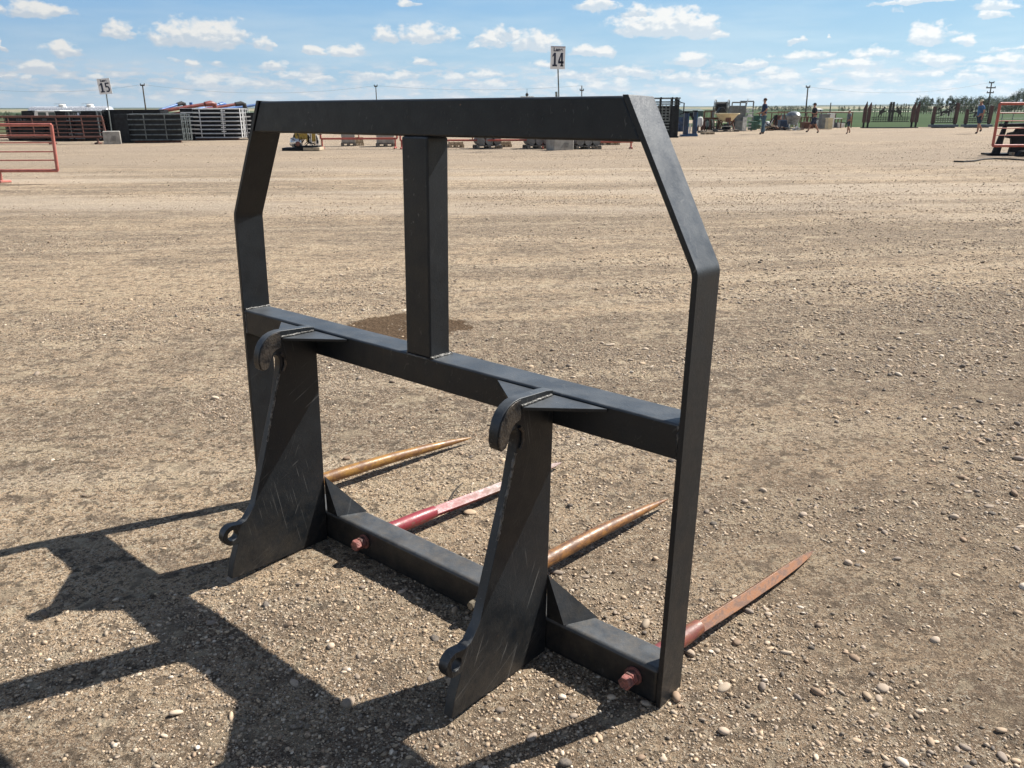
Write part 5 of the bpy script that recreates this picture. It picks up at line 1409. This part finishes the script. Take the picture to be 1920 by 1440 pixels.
# ------------------------------------------------------------------ country beyond
def sheet(name, pts, z, m, label=None, kind='structure'):
    me = bpy.data.meshes.new(name); me.from_pydata([(x, y, z) for x, y in pts], [], [tuple(range(len(pts)))]); me.materials.append(m)
    o = bpy.data.objects.new(name, me); C.objects.link(o); return tag(o, label, kind=kind)
def grass_mat(name, c1, c2, scale=.35):
    mt = bpy.data.materials.new(name); mt.use_nodes = True; nt = NT(mt.node_tree); b = nt.n['Principled BSDF']
    P = nt.node('ShaderNodeNewGeometry').outputs['Position']
    n = nt.noise(nt.vmul(P, (.05, .03, 1)), 1.0, 6, .6); n2 = nt.noise(P, 2.2, 5, .7)
    col = nt.mix(nt.mapr(n, .4, .6), (*c1, 1), (*c2, 1)); col = nt.mix(nt.mapr(n2, .42, .6, 0, .5), col, (c1[0] * .5, c1[1] * .55, c1[2] * .6, 1))
    nt.inp(b, 'Base Color', col); b.inputs['Roughness'].default_value = .95; b.inputs['Specular IOR Level'].default_value = .1
    return mt
gx0 = X(1415, FLD)
gm = grass_mat('field grass', (.038, .070, .022), (.050, .082, .028))
def z_at(x, y): return gz(x, y)
# field: a sheet of its own, laid over the gravel plain
fx = np.concatenate([np.linspace(gx0 * 1.0, 400, 60), np.geomspace(405, 2600, 16)])
fy = np.concatenate([np.linspace(FLD, 300, 60), np.geomspace(305, 2600, 20)])
FX, FY = np.meshgrid(fx, fy); FX = FX.copy(); FX[FX < 0] = FX[FX < 0]
FX[:, 0] = gx0 - (fy - FLD) * .8
FZ = height(FX, FY) + .035 + .03 * (fbm(FX * .7, FY * .7, 3, 5) - .4); FZ[0] -= .06
tag(grid_mesh('grass_field', FX, FY, FZ, gm), 'flat green grass field', kind='structure')
lx = np.linspace(-1400, gx0, 60); ly = np.concatenate([np.linspace(100, 300, 30), np.geomspace(305, 2600, 20)])
LX, LY = np.meshgrid(lx, ly); LX[:, -1] = gx0 - (ly - FLD) * .8 ; LX = np.minimum(LX, LX[:, -1:])
tag(grid_mesh('pasture', LX, LY, height(LX, LY) + .04, grass_mat('dry pasture', (.10, .105, .05), (.07, .085, .035))), 'paler pasture beyond the yard', kind='structure')
# pale farm track and stubble strip seen edge-on across the field
def strip(name, label, y0, y1, xa, xb, z, c, c2):
    m_ = grass_mat(name + ' earth', c, c2)
    n = 24; xx = np.linspace(xa, xb, n); A, B = np.meshgrid(xx, np.linspace(y0, y1, 4)); tag(grid_mesh(name, A, B, height(A, B) + z, m_), label, kind='structure')
strip('farm_track', 'pale gravel farm track across the field', G(1700, 211.2).y if False else 300, 345, 120, 900, .12, (.42, .38, .30), (.50, .46, .38))
# distant rolling ground
def ridge(name, label, y0, x0, x1, hfun, depth, m, z0=-4):
    n = 160; xx = np.linspace(x0, x1, n); prof = np.array([hfun(x) for x in xx])
    rows = 8; XX_, YY_, ZZ_ = [], [], []
    for r_ in range(rows):
        u = r_ / (rows - 1); XX_.append(xx); YY_.append(np.full(n, y0 + depth * u)); ZZ_.append(z0 + (prof - z0) * math.sin(math.pi / 2 * min(1, u * 1.6)) + 2 * (fbm(xx * .01 + r_, np.full(n, u * 7), 3, 2) - .5) * (u > .2))
    tag(grid_mesh(name, np.array(XX_), np.array(YY_), np.array(ZZ_), m), label, kind='structure')
hz_ = lambda py, Y, px=1500: at(px, py, Y).z
f1 = lambda x: CAMH + 1900 / FPX * (4.6 + 2.6 * (vnoise(x * .0021 + 9, 1, 4)) + 1.5 * float(sstep(300, 900, x)))
ridge('stubble_hill', 'pale stubble rise beyond the field', 1500, -2200, 2400, lambda x: CAMH + 1500 / FPX * (3.0 + 1.2 * vnoise(x * .003, 3, 8)), 500, grass_mat('stubble', (.30, .25, .15), (.20, .20, .09)))
ridge('dark_hill', 'long low dark green hill on the horizon', 2100, -3400, 3600, lambda x: CAMH + 2100 / FPX * (4.2 + 2.2 * vnoise(x * .0014 + 5, 2, 6) + 2.0 * float(sstep(400, 1500, x))), 700, grass_mat('far scrub', (.035, .06, .04), (.05, .075, .05)))
mtn = bpy.data.materials.new('far mountain'); mtn.use_nodes = True; mtn.node_tree.nodes['Principled BSDF'].inputs['Base Color'].default_value = (.30, .36, .42, 1); mtn.node_tree.nodes['Principled BSDF'].inputs['Roughness'].default_value = 1
def mfun(x):
    v = fbm(np.array(x * .00042 + 3), np.array(.5), 4, 12)
    return CAMH + 16000 / FPX * (2 + 18 * max(0, float(v) - .36) * (1 + .7 * float(sstep(1500, 9000, x))))
# trees
def leaf_mat(name, c1, c2):
    mt = bpy.data.materials.new(name); mt.use_nodes = True; nt = NT(mt.node_tree); b = nt.n['Principled BSDF']
    oi = nt.node('ShaderNodeObjectInfo'); P = nt.node('ShaderNodeNewGeometry').outputs['Position']
    n = nt.noise(P, .9, 4, .7)
    col = nt.mix(nt.mapr(n, .36, .64), (*c1, 1), (*c2, 1)); col = nt.mix(nt.math('MULTIPLY', oi.outputs['Random'], .3), col, (c1[0] * .6, c1[1] * .65, c1[2], 1))
    nt.inp(b, 'Base Color', col); b.inputs['Roughness'].default_value = .8
    return mt
lf = leaf_mat('poplar leaves', (.050, .082, .038), (.095, .135, .060))
bark = mat('grey bark', (.12, .10, .08), .9, 0, .2, 5)
def tree_mesh(h, w, n, seed, columnar=False):
    rr = random.Random(seed)
    tr = MB(); tr.tube([(0, 0, 0), (.02 * h, 0, h * .35), (0, .01 * h, h * .8)], [h * .022, h * .016, h * .006], 7)
    for i in range(7):
        a = rr.uniform(0, 6.28); z = h * rr.uniform(.22, .65); L = w * rr.uniform(.25, .45)
        tr.tube([(0, 0, z), (L * math.cos(a), L * math.sin(a), z + L * (1.2 if columnar else .8))], [h * .009, h * .003], 5)
    cr = MB()
    clumps = []
    for i in range(22 if not columnar else 16):
        z = rr.uniform(.16, .97); 
        prof = (math.sin(math.pi * min(1, (z - .05) * 1.02)) ** .6) * (.5 if z < .85 else .36)
        a = rr.uniform(0, 6.28); q = prof * w * rr.uniform(.2, .9)
        clumps.append((Vector((q * math.cos(a), q * math.sin(a), z * h)), w * rr.uniform(.12, .24)))
    for (c, r_) in clumps:
        for k in range(n // len(clumps)):
            d = Vector((rr.gauss(0, 1), rr.gauss(0, 1), rr.gauss(0, 1))).normalized() * r_ * rr.uniform(.4, 1.1)
            p_ = c + Vector((d.x, d.y, d.z * 1.25)); s_ = h * rr.uniform(.012, .026)
            u = Vector((rr.gauss(0, 1), rr.gauss(0, 1), rr.gauss(0, 1))).normalized(); v = u.orthogonal().normalized()
            cr.add([p_ + u * s_, p_ + v * s_ * .7, p_ - u * s_, p_ - v * s_ * .7], [(0, 1, 2, 3)])
    return tr, cr
protos = []
for i in range(5):
    col_ = i >= 3
    tr, cr = tree_mesh(8.0, 5.2 if not col_ else 2.0, 1500 if not col_ else 1000, 40 + i, col_)
    protos.append((tr, cr, col_))
pm = [None] * 5
KINDS_T = ['broad grey green poplar', 'rounded dark tree', 'bushy green tree', 'narrow columnar poplar', 'slim upright poplar']
ORD = ['leftmost', 'second', 'third', 'fourth', 'fifth', 'sixth', 'seventh', 'eighth', 'ninth', 'tenth', 'eleventh', 'twelfth', 'thirteenth', 'fourteenth', 'fifteenth', 'sixteenth'] + [f'{i}th' for i in range(17, 40)]
ORD[20] = '21st'; ORD[21] = '22nd'; ORD[22] = '23rd'; ORD[30] = '31st'; ORD[31] = '32nd'; ORD[32] = '33rd'
CNT = {}
def ordn(key):
    CNT[key] = CNT.get(key, -1) + 1
    return ORD[CNT[key]] + (' ' if CNT[key] == 0 else ' from left, ')
def plant_tree(k, x, y, h, wsc, label, group):
    if pm[k] is None:
        root = empty('tree', (x, y, gz(x, y)))
        protos[k][0].build('trunk', bark, root, smooth=True); protos[k][1].build('crown', lf, root)
        pm[k] = root
    else:
        root = pm[k].copy(); C.objects.link(root); root.location = (x, y, gz(x, y))
        for ch in pm[k].children:
            c = ch.copy(); C.objects.link(c); c.parent = root
    root.rotation_euler = (0, 0, random.uniform(0, 6.28)); s_ = h / 8.0; root.scale = (s_ * wsc, s_ * wsc, s_)
    tag(root, label, 'tree', group)
# shelter belt on the right: (photo x, top y, kind, width)
belt = [(1717, 191, 3), (1722, 188, 2), (1728, 186.5, 0), (1733, 189, 1), (1738, 195, 2), (1743, 194.5, 3), (1746, 194.5, 3), (1757, 186.5, 0), (1760, 192, 2), (1765, 193, 3), (1774, 187, 4), (1779, 190, 1), (1783, 189, 3), (1788, 191, 2), (1793, 187.5, 0), (1798, 189, 2), (1802, 185, 4), (1806, 188, 1), (1810, 184.5, 3), (1815, 187, 2), (1820, 185.5, 0), (1825, 187, 2), (1830, 184, 4), (1835, 185, 1), (1838, 186, 3), (1842, 189, 2), (1847, 184.5, 0), (1852, 190, 1), (1857, 192, 2), (1863, 192.5, 1), (1868, 193, 2), (1873, 190, 1), (1879, 186, 2), (1885, 183.5, 0), (1890, 186, 1), (1897, 178, 0), (1903, 174, 0), (1909, 172, 1), (1915, 173.5, 4), (1921, 170, 0), (1928, 175, 2), (1936, 173, 0), (1946, 178, 1)]
for i, (p_, t_, k) in enumerate(belt):
    Y = 185 + (i * 37 % 11) * 2.0
    x = X(p_, Y); h = at(p_, t_, Y).z
    near = ('left of the rising arch gate' if p_ < 1748 else 'behind the rising arch gate' if p_ < 1800 else 'behind the blue shirted walker' if p_ < 1850 else 'between the tall pole and the red gate' if p_ < 1872 else 'above the right hand red gate')
    plant_tree(k, x, Y, max(3.5, h * 1.04), random.uniform(.8, 1.15), f'{ordn(near)}{KINDS_T[k]} {near}', 'shelter belt trees ' + near)
for i, (p_, t_, k) in enumerate([(1636, 197, 4), (1641, 195.5, 3), (1650, 196.5, 3), (1667, 194.5, 4), (1671, 194, 3), (1675, 195, 4), (1681, 194, 3), (1689, 197, 2), (1694, 194, 3), (1698, 194.5, 4), (1703, 195.5, 3)]):
    Y = 230 + (i * 29 % 7) * 3; plant_tree(k, X(p_, Y), Y, at(p_, t_, Y).z * 1.03, .9, f'{ordn("hg")}{KINDS_T[k]} far behind the horse gate', 'trees far behind the horse gate')
for i, (p_, t_, k) in enumerate([(1573, 201.5, 1), (1578, 204, 2), (1582.5, 200.5, 0), (1591, 202.5, 2), (1601, 203, 1), (1611, 203, 2)]):
    Y = 330; plant_tree(k, X(p_, Y), Y, max(1.7, at(p_, t_, Y).z) + .3, 1.0, f'{ordn("lf")}{KINDS_T[k]} alone in the far field near the capped child', 'lone trees in the far field')
for i in range(34):
    p_ = 1418 + i * 3.1 + random.uniform(-1, 1); Y = 420 + random.uniform(-20, 20); k = (1, 2, 0, 1)[i % 4]
    plant_tree(k, X(p_, Y), Y, at(p_, random.uniform(201, 204), Y).z + .6, 1.1, f'{ordn("tl")}{KINDS_T[k]} in the distant tree line', 'distant tree line above the yard goods')
for i in range(16):
    p_ = -30 + i * 5.0; Y = 260 + random.uniform(-20, 20); k = (1, 2)[i % 2]
    x = X(p_, Y); plant_tree(k, x, Y, at(p_, (210, 209.5, 211, 212.5)[i % 4] if p_ < 22 else 213, Y).z - gz(x, Y), 1.2, f'{ordn("sc")}{KINDS_T[k]} in the scrub left of the pickup', 'scrub left of the pickup')
# low farm shed and white house far out
def shed(label, a, b, pt, Y, m, roof, name='farm_shed'):
    x0, x1 = X(a, Y), X(b, Y); zt = at((a + b) / 2, pt, Y).z; root = empty(name, ((x0 + x1) / 2, Y, 0)); tag(root, label, 'building'); w = (x1 - x0) / 2
    MB().box(-w, w, 0, 8, 0, zt * .7).build('wall', m, root); MB().prism([(-.3, zt * .7), (4, zt), (8.3, zt * .7)], 'x', -w - .2, w + .2).build('roof', roof, root)
    MB().box(-w * .3, w * .3, -.03, .0, 0, zt * .5).build('door', blk, root)
shed('long low grey green shed behind the blue lift', 1283, 1319, 203.5, 150, mat('sage cladding', (.11, .15, .13), .7), mat('sage roof', (.13, .17, .155), .6))
shed('small white roofed farmhouse behind the striding boy', 1535, 1543, 203.5, 360, white, white, 'farmhouse')

# ------------------------------------------------------------------ summer air
HZ = bpy.data.materials.new('summer haze'); HZ.use_nodes = True
hn = HZ.node_tree; hn.nodes.clear()
ho_ = hn.nodes.new('ShaderNodeOutputMaterial'); pv = hn.nodes.new('ShaderNodeVolumePrincipled')
pv.inputs['Color'].default_value = (.86, .93, 1.0, 1); pv.inputs['Density'].default_value = .00011; pv.inputs['Anisotropy'].default_value = .3
hn.links.new(pv.outputs[0], ho_.inputs['Volume'])
hb = MB().box(-4500, 4500, -500, 3600, -7, 60)
tag(hb.build('haze', HZ), 'thin pale summer haze over the country', kind='stuff')
